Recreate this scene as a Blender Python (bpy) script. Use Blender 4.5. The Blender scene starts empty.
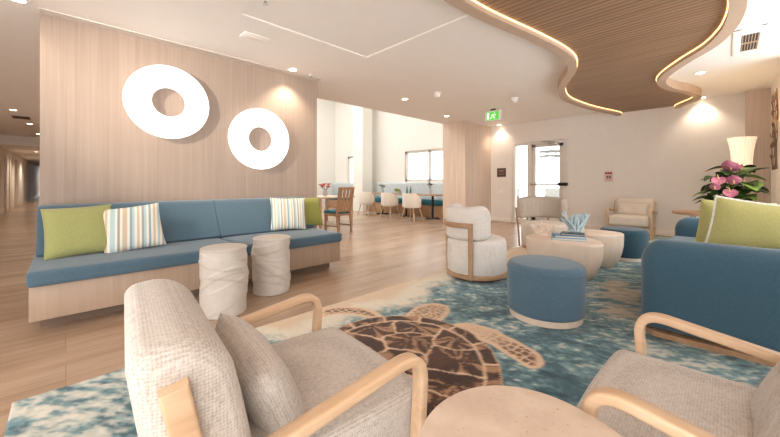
import bpy, bmesh, math, random
import numpy as np
from mathutils import Vector, Matrix
PI = math.pi
C = bpy.context.scene.collection
random.seed(4)
R = math.radians

# ------------------------------------------------------------------ materials
def srgb(r, g, b):
    f = lambda c: (c/255/12.92) if c/255 <= .04045 else ((c/255+.055)/1.055)**2.4
    return (f(r), f(g), f(b), 1)

def newmat(name, col=(200, 200, 200), rough=.6, metal=0, emit=None, estr=0, sheen=0, trans=0, spec=.5):
    m = bpy.data.materials.new(name); m.use_nodes = True
    b = m.node_tree.nodes['Principled BSDF']
    b.inputs['Base Color'].default_value = srgb(*col)
    b.inputs['Roughness'].default_value = rough
    b.inputs['Metallic'].default_value = metal
    b.inputs['Specular IOR Level'].default_value = spec
    if sheen:
        b.inputs['Sheen Weight'].default_value = sheen
    if trans:
        b.inputs['Transmission Weight'].default_value = trans
    if emit:
        b.inputs['Emission Color'].default_value = srgb(*emit)
        b.inputs['Emission Strength'].default_value = estr
    return m

class NT:
    def __init__(s, m):
        s.m = m; s.t = m.node_tree; s.b = s.t.nodes['Principled BSDF']
    def n(s, typ, **kw):
        x = s.t.nodes.new(typ)
        for k, v in kw.items():
            if k in x.inputs: x.inputs[k].default_value = v
            else: setattr(x, k, v)
        return x
    def l(s, a, b): s.t.links.new(a, b)
    def coords(s, kind='Object', scale=(1, 1, 1), rot=(0, 0, 0)):
        tc = s.n('ShaderNodeTexCoord'); mp = s.n('ShaderNodeMapping')
        mp.inputs['Scale'].default_value = scale; mp.inputs['Rotation'].default_value = rot
        s.l(tc.outputs[kind], mp.inputs['Vector']); return mp.outputs['Vector']
    def noise(s, v, scale, detail=4, rough=.55):
        x = s.n('ShaderNodeTexNoise'); x.inputs['Scale'].default_value = scale
        x.inputs['Detail'].default_value = detail; x.inputs['Roughness'].default_value = rough
        s.l(v, x.inputs['Vector']); return x.outputs['Fac']
    def ramp(s, fac, stops, interp='LINEAR'):
        x = s.n('ShaderNodeValToRGB'); x.color_ramp.interpolation = interp
        e = x.color_ramp.elements
        while len(e) < len(stops): e.new(.5)
        for k, (p, c) in enumerate(stops):
            e[k].position = p; e[k].color = srgb(*c)
        s.l(fac, x.inputs['Fac']); return x.outputs['Color']
    def mix(s, fac, a, b, mode='MIX'):
        x = s.n('ShaderNodeMix'); x.data_type = 'RGBA'; x.blend_type = mode
        for v, i in ((fac, 0), (a, 6), (b, 7)):
            if hasattr(v, 'links'): s.l(v, x.inputs[i])
            else: x.inputs[i].default_value = v
        return x.outputs[2]
    def bump(s, h, strength=.3, dist=.01):
        x = s.n('ShaderNodeBump'); x.inputs['Strength'].default_value = strength
        x.inputs['Distance'].default_value = dist
        s.l(h, x.inputs['Height']); s.l(x.outputs['Normal'], s.b.inputs['Normal'])
    def col(s, c): s.l(c, s.b.inputs['Base Color'])

def grain_mat(name, dark, mid, light, scale=(30, 30, 1.2), rough=.5, kind='Object', fine=(160, 160, 3), groove=None):
    m = newmat(name, mid, rough); t = NT(m)
    a = t.noise(t.coords(kind, scale), 1, 5, .6); b = t.noise(t.coords(kind, fine), 1, 3, .5)
    mx = t.n('ShaderNodeMath', operation='MULTIPLY_ADD'); mx.inputs[1].default_value = .45
    sc = t.n('ShaderNodeMath', operation='MULTIPLY'); sc.inputs[1].default_value = .55
    t.l(a, sc.inputs[0]); t.l(b, mx.inputs[0]); t.l(sc.outputs[0], mx.inputs[2])
    t.col(t.ramp(mx.outputs[0], [(.34, dark), (.5, mid), (.66, light)]))
    t.bump(mx.outputs[0], .12, .004)
    return m

def weave_mat(name, a, b, c, scale=190, mott=35, rough=.95, strength=.5):
    """loosely woven cloth: thread grid with a speckle of three yarn colours"""
    m = newmat(name, b, rough, sheen=.15, spec=.2); t = NT(m)
    v = t.coords('Object')
    n1 = t.noise(t.coords('Object', (scale, scale, scale*.4)), 1, 2, .5)
    n2 = t.noise(v, mott, 3)
    n3 = t.noise(t.coords('Object', (scale*.35, scale*.35, scale*1.3)), 1, 1, .5)
    s0 = t.mix(.4, n1, n3); ws = []
    for ax_ in 'XYZ':
        w = t.n('ShaderNodeTexWave', wave_type='BANDS', bands_direction=ax_); w.inputs['Scale'].default_value = 44
        t.l(v, w.inputs['Vector']); ws.append(w.outputs['Fac'])
    s1 = t.mix(.27, s0, t.mix(.34, t.mix(.5, ws[0], ws[1]), ws[2])); s2 = t.mix(.25, s1, n2)
    t.col(t.ramp(s2, [(.36, a), (.5, b), (.62, c)]))
    t.bump(s2, strength, .004)
    return m

def speck_mat(name, base, var, scale=40, rough=.8, amt=(.35, .65), bump=.15, sheen=0):
    m = newmat(name, base, rough, sheen=sheen, spec=.3); t = NT(m)
    n = t.noise(t.coords('Object'), scale, 5, .65)
    t.col(t.ramp(n, [(amt[0], var), (amt[1], base)]))
    t.bump(n, bump, .003)
    return m

M = {}
M['wall_wood'] = grain_mat('wall_wood', (154, 135, 121), (162, 143, 129), (171, 152, 138), (1, 34, .5), .55, fine=(1, 190, 1.1))
M['col_wood'] = grain_mat('column_wood', (196, 174, 156), (208, 186, 168), (220, 199, 182), (16, 16, .5), .55, fine=(90, 90, 1.1))
M['base_wood'] = grain_mat('bench_wood', (160, 137, 117), (167, 143, 123), (174, 150, 130), (14, 14, .6), .5, fine=(90, 90, 1.5))
M['oak'] = grain_mat('light_oak', (194, 158, 124), (206, 172, 139), (218, 187, 156), (3, 3, 3), .42, fine=(45, 5, 45))
M['oak_dark'] = grain_mat('honey_oak', (158, 120, 88), (174, 136, 103), (190, 153, 120), (3, 3, 3), .45, fine=(45, 5, 45))
M['table_wood'] = grain_mat('table_wood', (222, 200, 180), (228, 207, 188), (234, 214, 197), (3, 14, 3), .5, fine=(10, 60, 10))
M['paint'] = speck_mat('wall_paint', (238, 230, 222), (235, 227, 219), 8, .75, bump=.03)
M['ceil'] = speck_mat('ceiling_paint', (250, 243, 237), (248, 241, 234), 6, .85, bump=.02)
M['rim'] = speck_mat('raft_rim', (200, 174, 152), (194, 168, 146), 6, .7, bump=.02)
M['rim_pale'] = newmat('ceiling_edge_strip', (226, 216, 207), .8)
M['white'] = newmat('white_paint', (244, 240, 234), .5)
M['dining_white'] = speck_mat('dining_paint', (246, 243, 236), (243, 240, 232), 8, .7, bump=.02)
M['base_white'] = newmat('baseboard_paint', (240, 230, 220), .45)
M['blue'] = speck_mat('blue_wool', (80, 104, 119), (73, 96, 110), 70, .9, bump=.25, sheen=.25)
M['sofa_blue'] = speck_mat('sofa_blue_cloth', (68, 100, 118), (60, 91, 108), 80, .9, bump=.25, sheen=.25)
M['pouf_blue'] = speck_mat('pouf_blue_cloth', (88, 114, 132), (80, 105, 122), 70, .9, bump=.25, sheen=.25)
M['navy'] = speck_mat('navy_cloth', (50, 80, 94), (42, 69, 82), 70, .9, bump=.25, sheen=.2)
M['teal'] = speck_mat('teal_cloth', (52, 112, 124), (42, 98, 110), 60, .8, bump=.2)
M['green'] = speck_mat('lime_linen', (160, 160, 104), (149, 150, 94), 90, .95, bump=.3, sheen=.2)
M['green_lightened'] = speck_mat('lime_linen_lightened', (190, 184, 122), (178, 172, 110), 90, .95, bump=.3, sheen=.2)  # lime linen lightened to offset the dimmer light at the sofa
M['olive'] = speck_mat('olive_linen', (150, 150, 78), (138, 138, 66), 90, .95, bump=.3, sheen=.2)
M['white_piping'] = weave_mat('white_piping', (214, 210, 200), (236, 232, 222), (250, 248, 240), 120)
M['boucle'] = weave_mat('oat_tweed', (168, 155, 144), (192, 182, 173), (207, 198, 190), 300, 60)
M['boucle_light'] = weave_mat('pale_tweed', (206, 197, 188), (222, 214, 206), (234, 228, 222), 260, 40, strength=.35)
M['taupe'] = weave_mat('taupe_tweed', (164, 150, 137), (180, 166, 153), (194, 181, 168), 260, 60)
M['cream_cloth'] = weave_mat('cream_cloth', (204, 190, 175), (216, 203, 189), (226, 214, 202), 260, 60)
M['banq_grey'] = weave_mat('banquette_grey', (178, 190, 194), (204, 212, 214), (224, 228, 228), 80, 10)
M['ceramic'] = speck_mat('carved_white_wood', (202, 193, 184), (194, 184, 174), 12, .6, bump=.1)
M['stone'] = None
M['plinth'] = newmat('dark_plinth', (84, 70, 60), .7)
M['toe'] = newmat('toe_kick_brown', (120, 98, 82), .6)
M['black'] = newmat('black_metal', (30, 28, 27), .4, .4)
M['steel'] = newmat('brushed_steel', (190, 188, 184), .35, .8)
M['alu'] = newmat('white_aluminium', (224, 218, 210), .4, .05)
M['led'] = newmat('warm_led', (255, 226, 180), .5, emit=(255, 205, 140), estr=2.8)
M['lens'] = newmat('lamp_lens', (255, 245, 230), .5, emit=(255, 236, 210), estr=14)
M['ring'] = newmat('white_ring_light', (255, 255, 255), .5, emit=(255, 250, 244), estr=.75)
M['vent_dark'] = newmat('vent_dark', (70, 58, 50), .8)
M['exit_green'] = newmat('exit_green', (90, 200, 70), .5, emit=(90, 205, 80), estr=.55)
M['exit_white'] = newmat('exit_white', (240, 245, 235), .5, emit=(235, 250, 235), estr=.6)
M['plaque'] = newmat('plaque_brown', (92, 66, 56), .5)
M['plaque_mark'] = newmat('plaque_mark', (160, 128, 112), .5)
M['notice'] = newmat('notice_paper', (226, 196, 190), .6)
M['notice_red'] = newmat('notice_red', (150, 56, 72), .6)
M['notice_dark'] = newmat('notice_dark', (92, 50, 62), .6)
M['leaf'] = speck_mat('leaf_green', (58, 84, 40), (36, 58, 28), 18, .35, bump=.1)
M['leaf_light'] = speck_mat('leaf_light_green', (116, 140, 62), (84, 112, 46), 18, .4, bump=.1)
M['flower'] = speck_mat('mauve_flower', (200, 128, 146), (164, 84, 108), 22, .35, bump=.1)
M['flower_core'] = newmat('flower_spadix', (222, 186, 120), .6)
M['pot'] = newmat('pot_white', (214, 204, 192), .4)
M['coral_blue'] = speck_mat('coral_blue', (196, 210, 212), (170, 192, 198), 30, .7, bump=.2)
M['coral_cream'] = speck_mat('coral_cream', (246, 234, 222), (232, 206, 186), 40, .7, bump=.3)
M['page'] = newmat('book_pages', (236, 228, 214), .8)
M['book_blue'] = newmat('book_blue', (92, 138, 172), .4)
M['book_pale'] = newmat('book_pale_blue', (152, 184, 204), .4)
M['book_navy'] = newmat('book_navy', (48, 62, 84), .4)
M['vase'] = newmat('vase_grey', (190, 186, 178), .4)
M['red'] = newmat('coral_red_petals', (214, 84, 60), .6)
M['sprig'] = newmat('sprig_green', (150, 170, 60), .6)
M['bottle'] = newmat('bottle_green_glass', (90, 120, 110), .2)
M['chair_white'] = newmat('shell_white', (240, 230, 216), .5)
M['branch'] = newmat('bronze_wire', (134, 108, 86), .5, .4)
M['patio'] = newmat('patio_paving', (214, 206, 196), .8)
M['ext'] = newmat('render_white', (236, 232, 224), .8)
M['patio_grey'] = newmat('patio_grey', (128, 134, 136), .6)

# glass: clear thin sheet
g = bpy.data.materials.new('clear_glass'); g.use_nodes = True
nt = g.node_tree; nt.nodes.clear()
o_ = nt.nodes.new('ShaderNodeOutputMaterial'); mxs = nt.nodes.new('ShaderNodeMixShader'); mxs.inputs[0].default_value = .08
tr = nt.nodes.new('ShaderNodeBsdfTransparent'); gl = nt.nodes.new('ShaderNodeBsdfGlossy'); gl.inputs['Roughness'].default_value = .02
nt.links.new(tr.outputs[0], mxs.inputs[1]); nt.links.new(gl.outputs[0], mxs.inputs[2]); nt.links.new(mxs.outputs[0], o_.inputs[0])
M['glass'] = g

def stone():
    m = newmat('travertine', (228, 202, 176), .45); t = NT(m)
    v = t.coords('Object')
    n = t.noise(v, 9, 6, .6); s = t.noise(v, 95, 2, .5)
    base = t.ramp(n, [(.35, (204, 180, 160)), (.65, (218, 197, 178))])
    spk = t.ramp(s, [(.66, (0, 0, 0)), (.72, (255, 255, 255))])
    t.col(t.mix(spk, base, srgb(186, 154, 128)))
    t.bump(s, .08, .002); return m
M['stone'] = stone()

def floor_mat():
    m = newmat('oak_plank_tiles', (190, 160, 132), .27); t = NT(m)
    v = t.coords('Object', (1, 1, 1), (0, 0, R(90)))
    br = t.n('ShaderNodeTexBrick'); br.offset = .37; br.offset_frequency = 3; br.squash = .8; br.squash_frequency = 2
    for k, x in (('Scale', 1), ('Mortar Size', .0028), ('Mortar Smooth', .1), ('Bias', 0), ('Brick Width', 1.73), ('Row Height', .2)):
        br.inputs[k].default_value = x
    br.inputs['Color1'].default_value = (0, 0, 0, 1); br.inputs['Color2'].default_value = (1, 1, 1, 1)
    br.inputs['Mortar'].default_value = (.5, .5, .5, 1)
    t.l(v, br.inputs['Vector'])
    a = t.noise(t.coords('Object', (7, .9, 1)), 1, 6, .62); b = t.noise(t.coords('Object', (70, 3, 1)), 1, 3)
    ab = t.mix(.35, a, b); mixv = t.mix(.14, ab, br.outputs['Color'])
    c = t.ramp(mixv, [(.28, (150, 121, 98)), (.48, (172, 144, 120)), (.7, (192, 166, 143))])
    t.col(t.mix(br.outputs['Fac'], c, srgb(160, 134, 112)))
    t.bump(ab, .06, .003); return m
M['floor'] = floor_mat()

def slat_mat():
    m = newmat('slatted_ceiling_wood', (176, 140, 110), .5); t = NT(m)
    w = t.n('ShaderNodeTexWave', wave_type='BANDS', bands_direction='Y', wave_profile='SIN'); w.inputs['Scale'].default_value = 4.6
    t.l(t.coords('Object'), w.inputs['Vector'])
    n = t.noise(t.coords('Object', (1.2, 30, 1)), 1, 4)
    c = t.ramp(n, [(.35, (140, 108, 82)), (.65, (166, 132, 103))])
    k = t.ramp(w.outputs['Fac'], [(.0, (150, 130, 116)), (.14, (255, 255, 255))])
    t.col(t.mix(1.0, c, k, 'MULTIPLY')); t.bump(w.outputs['Fac'], .15, .01); return m
M['slats'] = slat_mat()

def stripe_mat():
    m = newmat('striped_linen', (230, 226, 214), .95, sheen=.15, spec=.2); t = NT(m)
    sp = t.n('ShaderNodeSeparateXYZ'); t.l(t.coords('Generated'), sp.inputs[0])
    W, T, S, G, B = (232, 226, 212), (146, 168, 172), (206, 186, 160), (164, 164, 160), (182, 202, 203)
    seq = [W, T, W, S, W, B, B, W, G, W, S, S, W, T, B, W, S, W, G, B, W, T, W, S, W, B, W, G, W]
    n = len(seq); c = t.ramp(sp.outputs['X'], [(i/n, q) for i, q in enumerate(seq)], 'CONSTANT')
    f = t.noise(t.coords('Object'), 120, 3)
    t.col(t.mix(.12, c, t.ramp(f, [(.3, (150, 150, 150)), (.7, (255, 255, 255))]), 'MULTIPLY'))
    t.bump(f, .3, .003); return m
M['stripe'] = stripe_mat()

def shade_mat():
    m = newmat('pleated_shade', (250, 236, 214), .8, emit=(255, 232, 200), estr=.3); t = NT(m)
    return m
M['shade'] = shade_mat()

# ------------------------------------------------------------------ mesh helpers
def finish(bm, angle=38):
    bm.normal_update()
    for f in bm.faces: f.smooth = True
    ca = R(angle)
    for e in bm.edges:
        if len(e.link_faces) == 2 and e.calc_face_angle(0) > ca: e.smooth = False

def obj(name, bm, mat, parent=None, angle=38, recalc=True):
    if recalc: bmesh.ops.recalc_face_normals(bm, faces=bm.faces[:])
    finish(bm, angle)
    me = bpy.data.meshes.new(name); bm.to_mesh(me); bm.free()
    me.materials.append(M[mat] if isinstance(mat, str) else mat)
    o = bpy.data.objects.new(name, me); C.objects.link(o)
    if parent: o.parent = parent
    return o

def merge(bm, src, mat=None):
    if mat is not None: bmesh.ops.transform(src, matrix=mat, verts=src.verts)
    me = bpy.data.meshes.new('tmp'); src.to_mesh(me); src.free(); bm.from_mesh(me); bpy.data.meshes.remove(me)

def TR(x, y, z, rx=0, ry=0, rz=0):
    return Matrix.Translation((x, y, z)) @ Matrix.Rotation(rz, 4, 'Z') @ Matrix.Rotation(ry, 4, 'Y') @ Matrix.Rotation(rx, 4, 'X')

def NB(): return bmesh.new()

def box(bm, c, s, bev=0, seg=2, m=None):
    b = bmesh.new(); bmesh.ops.create_cube(b, size=1)
    bmesh.ops.scale(b, vec=s, verts=b.verts)
    if bev: bmesh.ops.bevel(b, geom=b.edges[:], offset=bev, segments=seg, profile=.5, affect='EDGES')
    mm = Matrix.Translation(c)
    if m is not None: mm = m @ mm
    merge(bm, b, mm); return bm

def quad_box(x0, x1, y0, y1, z0, z1, bev=0):
    return box(NB(), ((x0+x1)/2, (y0+y1)/2, (z0+z1)/2), (x1-x0, y1-y0, z1-z0), bev)

def cushion(bm, size, r, puff=0, m=None, n=14, taper=None):
    b = bmesh.new(); bmesh.ops.create_cube(b, size=2)
    bmesh.ops.subdivide_edges(b, edges=b.edges[:], cuts=n, use_grid_fill=True)
    h = [s/2 for s in size]
    for v in b.verts:
        p = [max(-1, min(1, c)) for c in v.co]
        q = [math.sin(c*PI/2)*hh for c, hh in zip(p, h)]
        rr = min(r, min(h)*.999)
        inner = [max(-(hh-rr), min(hh-rr, c)) for c, hh in zip(q, h)]
        d = Vector([a-i for a, i in zip(q, inner)])
        if d.length > 1e-9: d = d.normalized()*rr
        c = Vector(inner)+d
        u, w = c.x/h[0], c.y/h[1]
        c.z += (1 if c.z > 0 else -1)*puff*max(0, 1-u*u)*max(0, 1-w*w)*min(1, abs(c.z)/(h[2]*.6))
        if taper: c = taper(c)
        v.co = c
    merge(bm, b, m); return bm

def tube(bm, pts, rad, ns=10, closed=False, sect=None, up=None, caps=True):
    """sweep: circular with radius rad (number or list) or a section [(a,b)] in the (side, up) frame"""
    pts = [Vector(p) for p in pts]; n = len(pts)
    rads = rad if isinstance(rad, (list, tuple)) else [rad]*n
    rings = []; prev = None
    for i, p in enumerate(pts):
        if closed: t = (pts[(i+1) % n]-pts[i-1]).normalized()
        else: t = (pts[min(n-1, i+1)]-pts[max(0, i-1)]).normalized()
        if up is not None: a = Vector(up).cross(t)
        elif prev is not None: a = prev-t*prev.dot(t)
        else:
            a = Vector((0, 0, 1)).cross(t)
            if a.length < 1e-3: a = Vector((1, 0, 0)).cross(t)
        a.normalize(); prev = a; b2 = t.cross(a).normalized()
        se = sect if sect else [(math.cos(2*PI*k/ns), math.sin(2*PI*k/ns)) for k in range(ns)]
        rings.append([bm.verts.new(p+a*(u*rads[i])+b2*(w*rads[i])) for u, w in se])
    m = len(rings[0])
    rng = range(n) if closed else range(n-1)
    for i in rng:
        A, B = rings[i], rings[(i+1) % n]
        for k in range(m):
            bm.faces.new((A[k], A[(k+1) % m], B[(k+1) % m], B[k]))
    if caps and not closed:
        bm.faces.new(rings[0][::-1]); bm.faces.new(rings[-1])
    return bm

def rrect(w, h, r, n=4):
    out = []
    for cx, cy, a0 in ((w/2-r, h/2-r, 0), (-w/2+r, h/2-r, 90), (-w/2+r, -h/2+r, 180), (w/2-r, -h/2+r, 270)):
        for k in range(n+1):
            a = R(a0+90*k/n); out.append((cx+r*math.cos(a), cy+r*math.sin(a)))
    return out

def lathe(bm, prof, n=48, c=(0, 0, 0), f=None):
    rings = []
    for r, z in prof:
        if r < 1e-5: rings.append([bm.verts.new((c[0], c[1], c[2]+z))]); continue
        ring = []
        for k in range(n):
            a = 2*PI*k/n; rr = r if f is None else f(r, a, z)
            ring.append(bm.verts.new((c[0]+rr*math.cos(a), c[1]+rr*math.sin(a), c[2]+z)))
        rings.append(ring)
    for A, B in zip(rings, rings[1:]):
        if len(A) == 1 and len(B) == 1: continue
        for k in range(n):
            j = (k+1) % n
            if len(A) == 1: bm.faces.new((A[0], B[j], B[k]))
            elif len(B) == 1: bm.faces.new((A[k], A[j], B[0]))
            else: bm.faces.new((A[k], A[j], B[j], B[k]))
    return bm

def loft(bm, rings, closed_ends=True):
    rs = [[bm.verts.new(p) for p in r] for r in rings]; m = len(rs[0])
    for A, B in zip(rs, rs[1:]):
        for k in range(m): bm.faces.new((A[k], A[(k+1) % m], B[(k+1) % m], B[k]))
    if closed_ends: bm.faces.new(rs[0][::-1]); bm.faces.new(rs[-1])
    return bm

def inset(poly, d):
    n = len(poly); out = []
    for i in range(n):
        p0, p1, p2 = Vector(poly[i-1]), Vector(poly[i]), Vector(poly[(i+1) % n])
        t = (p1-p0).normalized()+(p2-p1).normalized(); t.normalize()
        nr = Vector((-t.y, t.x)); s = (p1-p0).normalized(); c = max(.35, abs(Vector((-s.y, s.x)).dot(nr)))
        out.append(tuple(p1+nr*(d/c)))
    return out

def prism(bm, poly, z0, z1, bev=0, seg=5, bottom=0):
    """extruded outline (counter-clockwise) with a rounded top edge"""
    rings = []
    if bottom:
        for k in range(seg+1):
            a = PI/2*k/seg; rings.append([(x, y, z0+bottom*(1-math.sin(a))) for x, y in inset(poly, bottom*(1-math.cos(PI/2-a+PI/2*0)) if False else bottom*(1-math.sin(a)) )])
    else: rings.append([(x, y, z0) for x, y in poly])
    if bev:
        for k in range(seg+1):
            a = PI/2*k/seg
            rings.append([(x, y, z1-bev*(1-math.sin(a))) for x, y in inset(poly, bev*(1-math.cos(a)))])
    else: rings.append([(x, y, z1) for x, y in poly])
    return loft(bm, rings)

def pillow(bm, w, h, t, m=None, n=18, corner=.06):
    def side(s):
        g = []
        for i in range(n+1):
            row = []
            for j in range(n+1):
                u = math.sin((i/n*2-1)*PI/2); v = math.sin((j/n*2-1)*PI/2)
                k = 1-corner*(1-abs(u)**2)*(abs(v)**4); l = 1-corner*(1-abs(v)**2)*(abs(u)**4)
                z = s*t/2*((1-u**4)*(1-v**4))**.55
                z += s*.004*math.sin(7*u+2*v)*(1-u*u)*(1-v*v)
                row.append((u*l*w/2, v*k*h/2, z))
            g.append(row)
        return g
    b = bmesh.new(); F, B = side(1), side(-1)
    V = [[b.verts.new(p) for p in r] for r in F]
    W = [[V[i][j] if i in (0, n) or j in (0, n) else b.verts.new(B[i][j]) for j in range(n+1)] for i in range(n+1)]
    for i in range(n):
        for j in range(n):
            b.faces.new((V[i][j], V[i+1][j], V[i+1][j+1], V[i][j+1]))
            b.faces.new((W[i][j+1], W[i+1][j+1], W[i+1][j], W[i][j]))
    merge(bm, b, m); return bm

def smooth_path(pts, n=8):
    """Catmull-Rom through points"""
    P = [Vector(p) for p in pts]; out = []
    for i in range(len(P)-1):
        a = P[i-1] if i else P[0]*2-P[1]; b, c = P[i], P[i+1]; d = P[i+2] if i+2 < len(P) else P[-1]*2-P[-2]
        for k in range(n):
            t = k/n
            out.append(.5*((2*b)+(-a+c)*t+(2*a-5*b+4*c-d)*t*t+(-a+3*b-3*c+d)*t**3))
    out.append(P[-1]); return out

def round_corner(pts, r, n=7):
    """polyline with filleted corners"""
    P = [Vector(p) for p in pts]; out = [P[0]]
    rr = r if isinstance(r, (list, tuple)) else [r]*(len(P)-2)
    for i in range(1, len(P)-1):
        a = (P[i-1]-P[i]).normalized(); b = (P[i+1]-P[i]).normalized(); q = rr[i-1]
        s, e = P[i]+a*q, P[i]+b*q
        for k in range(n+1):
            t = k/n; out.append((1-t)**2*s+2*t*(1-t)*P[i]+t*t*e)
    out.append(P[-1]); return out

# ------------------------------------------------------------------ scene helpers
def thing(name, label, cat, loc=(0, 0, 0), rz=0, group=None):
    o = bpy.data.objects.new(name, None); C.objects.link(o); o.empty_display_size = .1
    o.location = loc; o.rotation_euler = (0, 0, rz); o['label'] = label; o['category'] = cat
    if group: o['group'] = group
    return o

def tag(o, label, cat, group=None):
    o['label'] = label; o['category'] = cat
    if group: o['group'] = group
    return o

def struct(name, bm, mat, parent=None, **k):
    o = obj(name, bm, mat, parent, **k)
    if not parent: o['kind'] = 'structure'
    return o

def dup(root, loc, rz, label, group=None):
    r = root.copy(); C.objects.link(r); r.location = loc; r.rotation_euler = (0, 0, rz); r['label'] = label
    if group: r['group'] = group
    for ch in list(root.children):
        c = ch.copy(); C.objects.link(c); c.parent = r
        for gch in list(ch.children):
            d = gch.copy(); C.objects.link(d); d.parent = c
    return r

def sempty(name):
    o = bpy.data.objects.new(name, None); C.objects.link(o); o['kind'] = 'structure'; return o

# ================================================================== SETTING
CH = 2.75
WX = -4.65                                           # face of the wood feature wall
BY = 8.92                                            # face of the back wall
struct('floor', box(quad_box(-46, -5, -6, 9.2, -.1, 0), (-1.775, 3.3, -.05), (6.45, 11.8, .1)), 'floor')

# lounge ceiling with a shallow raised coffer, built as four slabs round it plus the coffer lid
TX0, TX1, TY0, TY1 = -3.33, -.75, 1.22, 2.83
cm = NB()
for x0, x1, y0, y1 in ((-5.58, TX0, -2.7, BY+.25), (TX1, 1.9, -2.7, BY+.25), (TX0, TX1, -2.7, TY0), (TX0, TX1, TY1, BY+.25)):
    box(cm, ((x0+x1)/2, (y0+y1)/2, CH+.15), (x1-x0, y1-y0, .3))
box(cm, ((TX0+TX1)/2, (TY0+TY1)/2, CH+.158), (TX1-TX0, TY1-TY0, .284))
box(cm, ((-5.58-18)/2, -2.5, CH+.15), (18-5.58, 7, .3))
struct('ceiling', cm, 'ceil')
# feature wall, return towards the dining room and corridor
struct('wall_left', quad_box(WX-.2, WX, -.18, 2.9, 0, CH), 'wall_wood')
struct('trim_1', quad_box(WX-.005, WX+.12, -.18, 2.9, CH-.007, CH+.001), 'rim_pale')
# back wall with the door opening
dx0, dx1, dz = -4.24, -2.8, 2.2
wb = NB()
for x0, x1, z0, z1 in ((-5.0, dx0, 0, CH), (dx1, .75, 0, CH), (dx0, dx1, dz, CH)):
    box(wb, ((x0+x1)/2, BY+.1, (z0+z1)/2), (x1-x0, .2, z1-z0))
struct('wall_back', wb, 'paint')
struct('baseboard_back', box(quad_box(-4.9, dx0-.02, BY-.015, BY, 0, .11, .004), ((dx1+.27)/2+.01, BY-.008, .055), (.23-dx1, .016, .11), .004), 'base_white')
struct('wall_column', quad_box(-5.6, -4.87, 7.56, BY+.2, 0, CH), 'col_wood')
struct('wall_rear_added', quad_box(-5.6, -2.6, -3.2, -3, 0, CH+.3), 'paint')  # unseen, added to block light from the rear left
struct('wall_right_side', quad_box(1.45, 1.65, -.2, 3.0, 0, CH), 'paint')  # unseen; stops short so side light reaches the back of the room
struct('wall_corridor_added', quad_box(-17.6, -5.6, -3.2, -3, 0, CH+.3), 'paint')  # unseen, added to keep outside light off the corridor ceiling
struct('wall_pier', quad_box(.22, .52, 8.74, BY, 0, CH), 'col_wood')
struct('wall_right', quad_box(.52, .72, 6.6, BY+.2, 0, CH), 'paint')

# corridor at the far left
struct('wall_corridor', quad_box(-46, -17.6, -1.95, -1.66, 0, 2.75), 'paint')
struct('wall_far', quad_box(-18.2, -17.6, -6, -1.66, 0, 2.75), 'paint')
struct('ceiling_corridor', quad_box(-46, -17.4, -1.7, 1, 2.42, 2.75), 'ceil')
struct('wall_north', quad_box(-46, -12.9, .9, 1.1, 0, 3), 'paint')
struct('baseboard_corridor', quad_box(-46, -17.6, -1.66, -1.64, 0, .14), 'base_white')
for i, x in enumerate((-19.6, -22.2)):
    d = sempty('door_%d' % (i+2))
    obj('door_panel', quad_box(x-.5, x+.5, -1.66, -1.63, 0, 2.1), 'paint', d)
    fr = NB()
    for q in (-.56, .56): box(fr, (x+q, -1.63, 1.07), (.1, .08, 2.14), .005)
    box(fr, (x, -1.63, 2.17), (1.22, .08, .1), .005)
    obj('door_frame', fr, 'base_white', d)
    obj('door_handle', box(NB(), (x+.38, -1.6, 1.02), (.14, .04, .03), .008), 'steel', d)

# dining room: tall white hall
DX = -13.0; DY = 9.1; DH = 5.7
struct('wall_dining_left', quad_box(DX-.2, DX, .9, DY+.2, 0, DH), 'dining_white')
wd = NB()
holes = [(-12.05, -11.25, 1.0, 2.28), (-8.5, -5.9, 1.15, 2.28)]
xs = [DX, -12.05, -11.25, -8.5, -5.9, -5.0]
for x0, x1 in zip(xs, xs[1:]):
    h = [q for q in holes if q[0] == x0]
    if h:
        box(wd, ((x0+x1)/2, DY+.1, h[0][2]/2), (x1-x0, .2, h[0][2])); box(wd, ((x0+x1)/2, DY+.1, (h[0][3]+DH)/2), (x1-x0, .2, DH-h[0][3]))
    else: box(wd, ((x0+x1)/2, DY+.1, DH/2), (x1-x0, .2, DH))
struct('wall_dining_back', wd, 'dining_white')
struct('wall_dining_near', quad_box(-12.9, -5.58, .9, 1.1, 2.8, DH), 'dining_white')
struct('wall_dining_bulkhead', quad_box(-5.58, -5.4, .9, DY, CH+.3, DH), 'dining_white')
struct('ceiling_dining', box(box(box(quad_box(DX, -12.5, .9, DY+.2, DH, DH+.2), (-6.2, 5, DH+.1), (1.6, 8.4, .2)), (-9.75, 8.3, DH+.1), (5.5, 2.0, .2)), (-9.75, 1.2, DH+.1), (5.5, .6, .2)), 'dining_white')  # unseen; opening between the slabs added and sized to daylight the hall
struct('pillar_1', quad_box(-10.55, -9.95, 8.25, 8.75, 0, DH), 'dining_white')
def window(name, x0, x1, z0, z1, mull):
    w = sempty(name); f = NB(); t = .09
    for x in [x0+t/2, x1-t/2]+mull: box(f, (x, DY+.08, (z0+z1)/2), (t, .08, z1-z0))
    for z in (z0+t/2, z1-t/2): box(f, ((x0+x1)/2, DY+.08, z), (x1-x0, .08, t))
    obj('window_frame', f, 'alu', w)
    obj('window_pane', quad_box(x0, x1, DY+.075, DY+.083, z0, z1), 'glass', w)
window('window_1', -12.05, -11.25, 1.0, 2.28, [])
window('window_2', -8.5, -5.9, 1.15, 2.28, [-7.35, -6.5])

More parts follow.
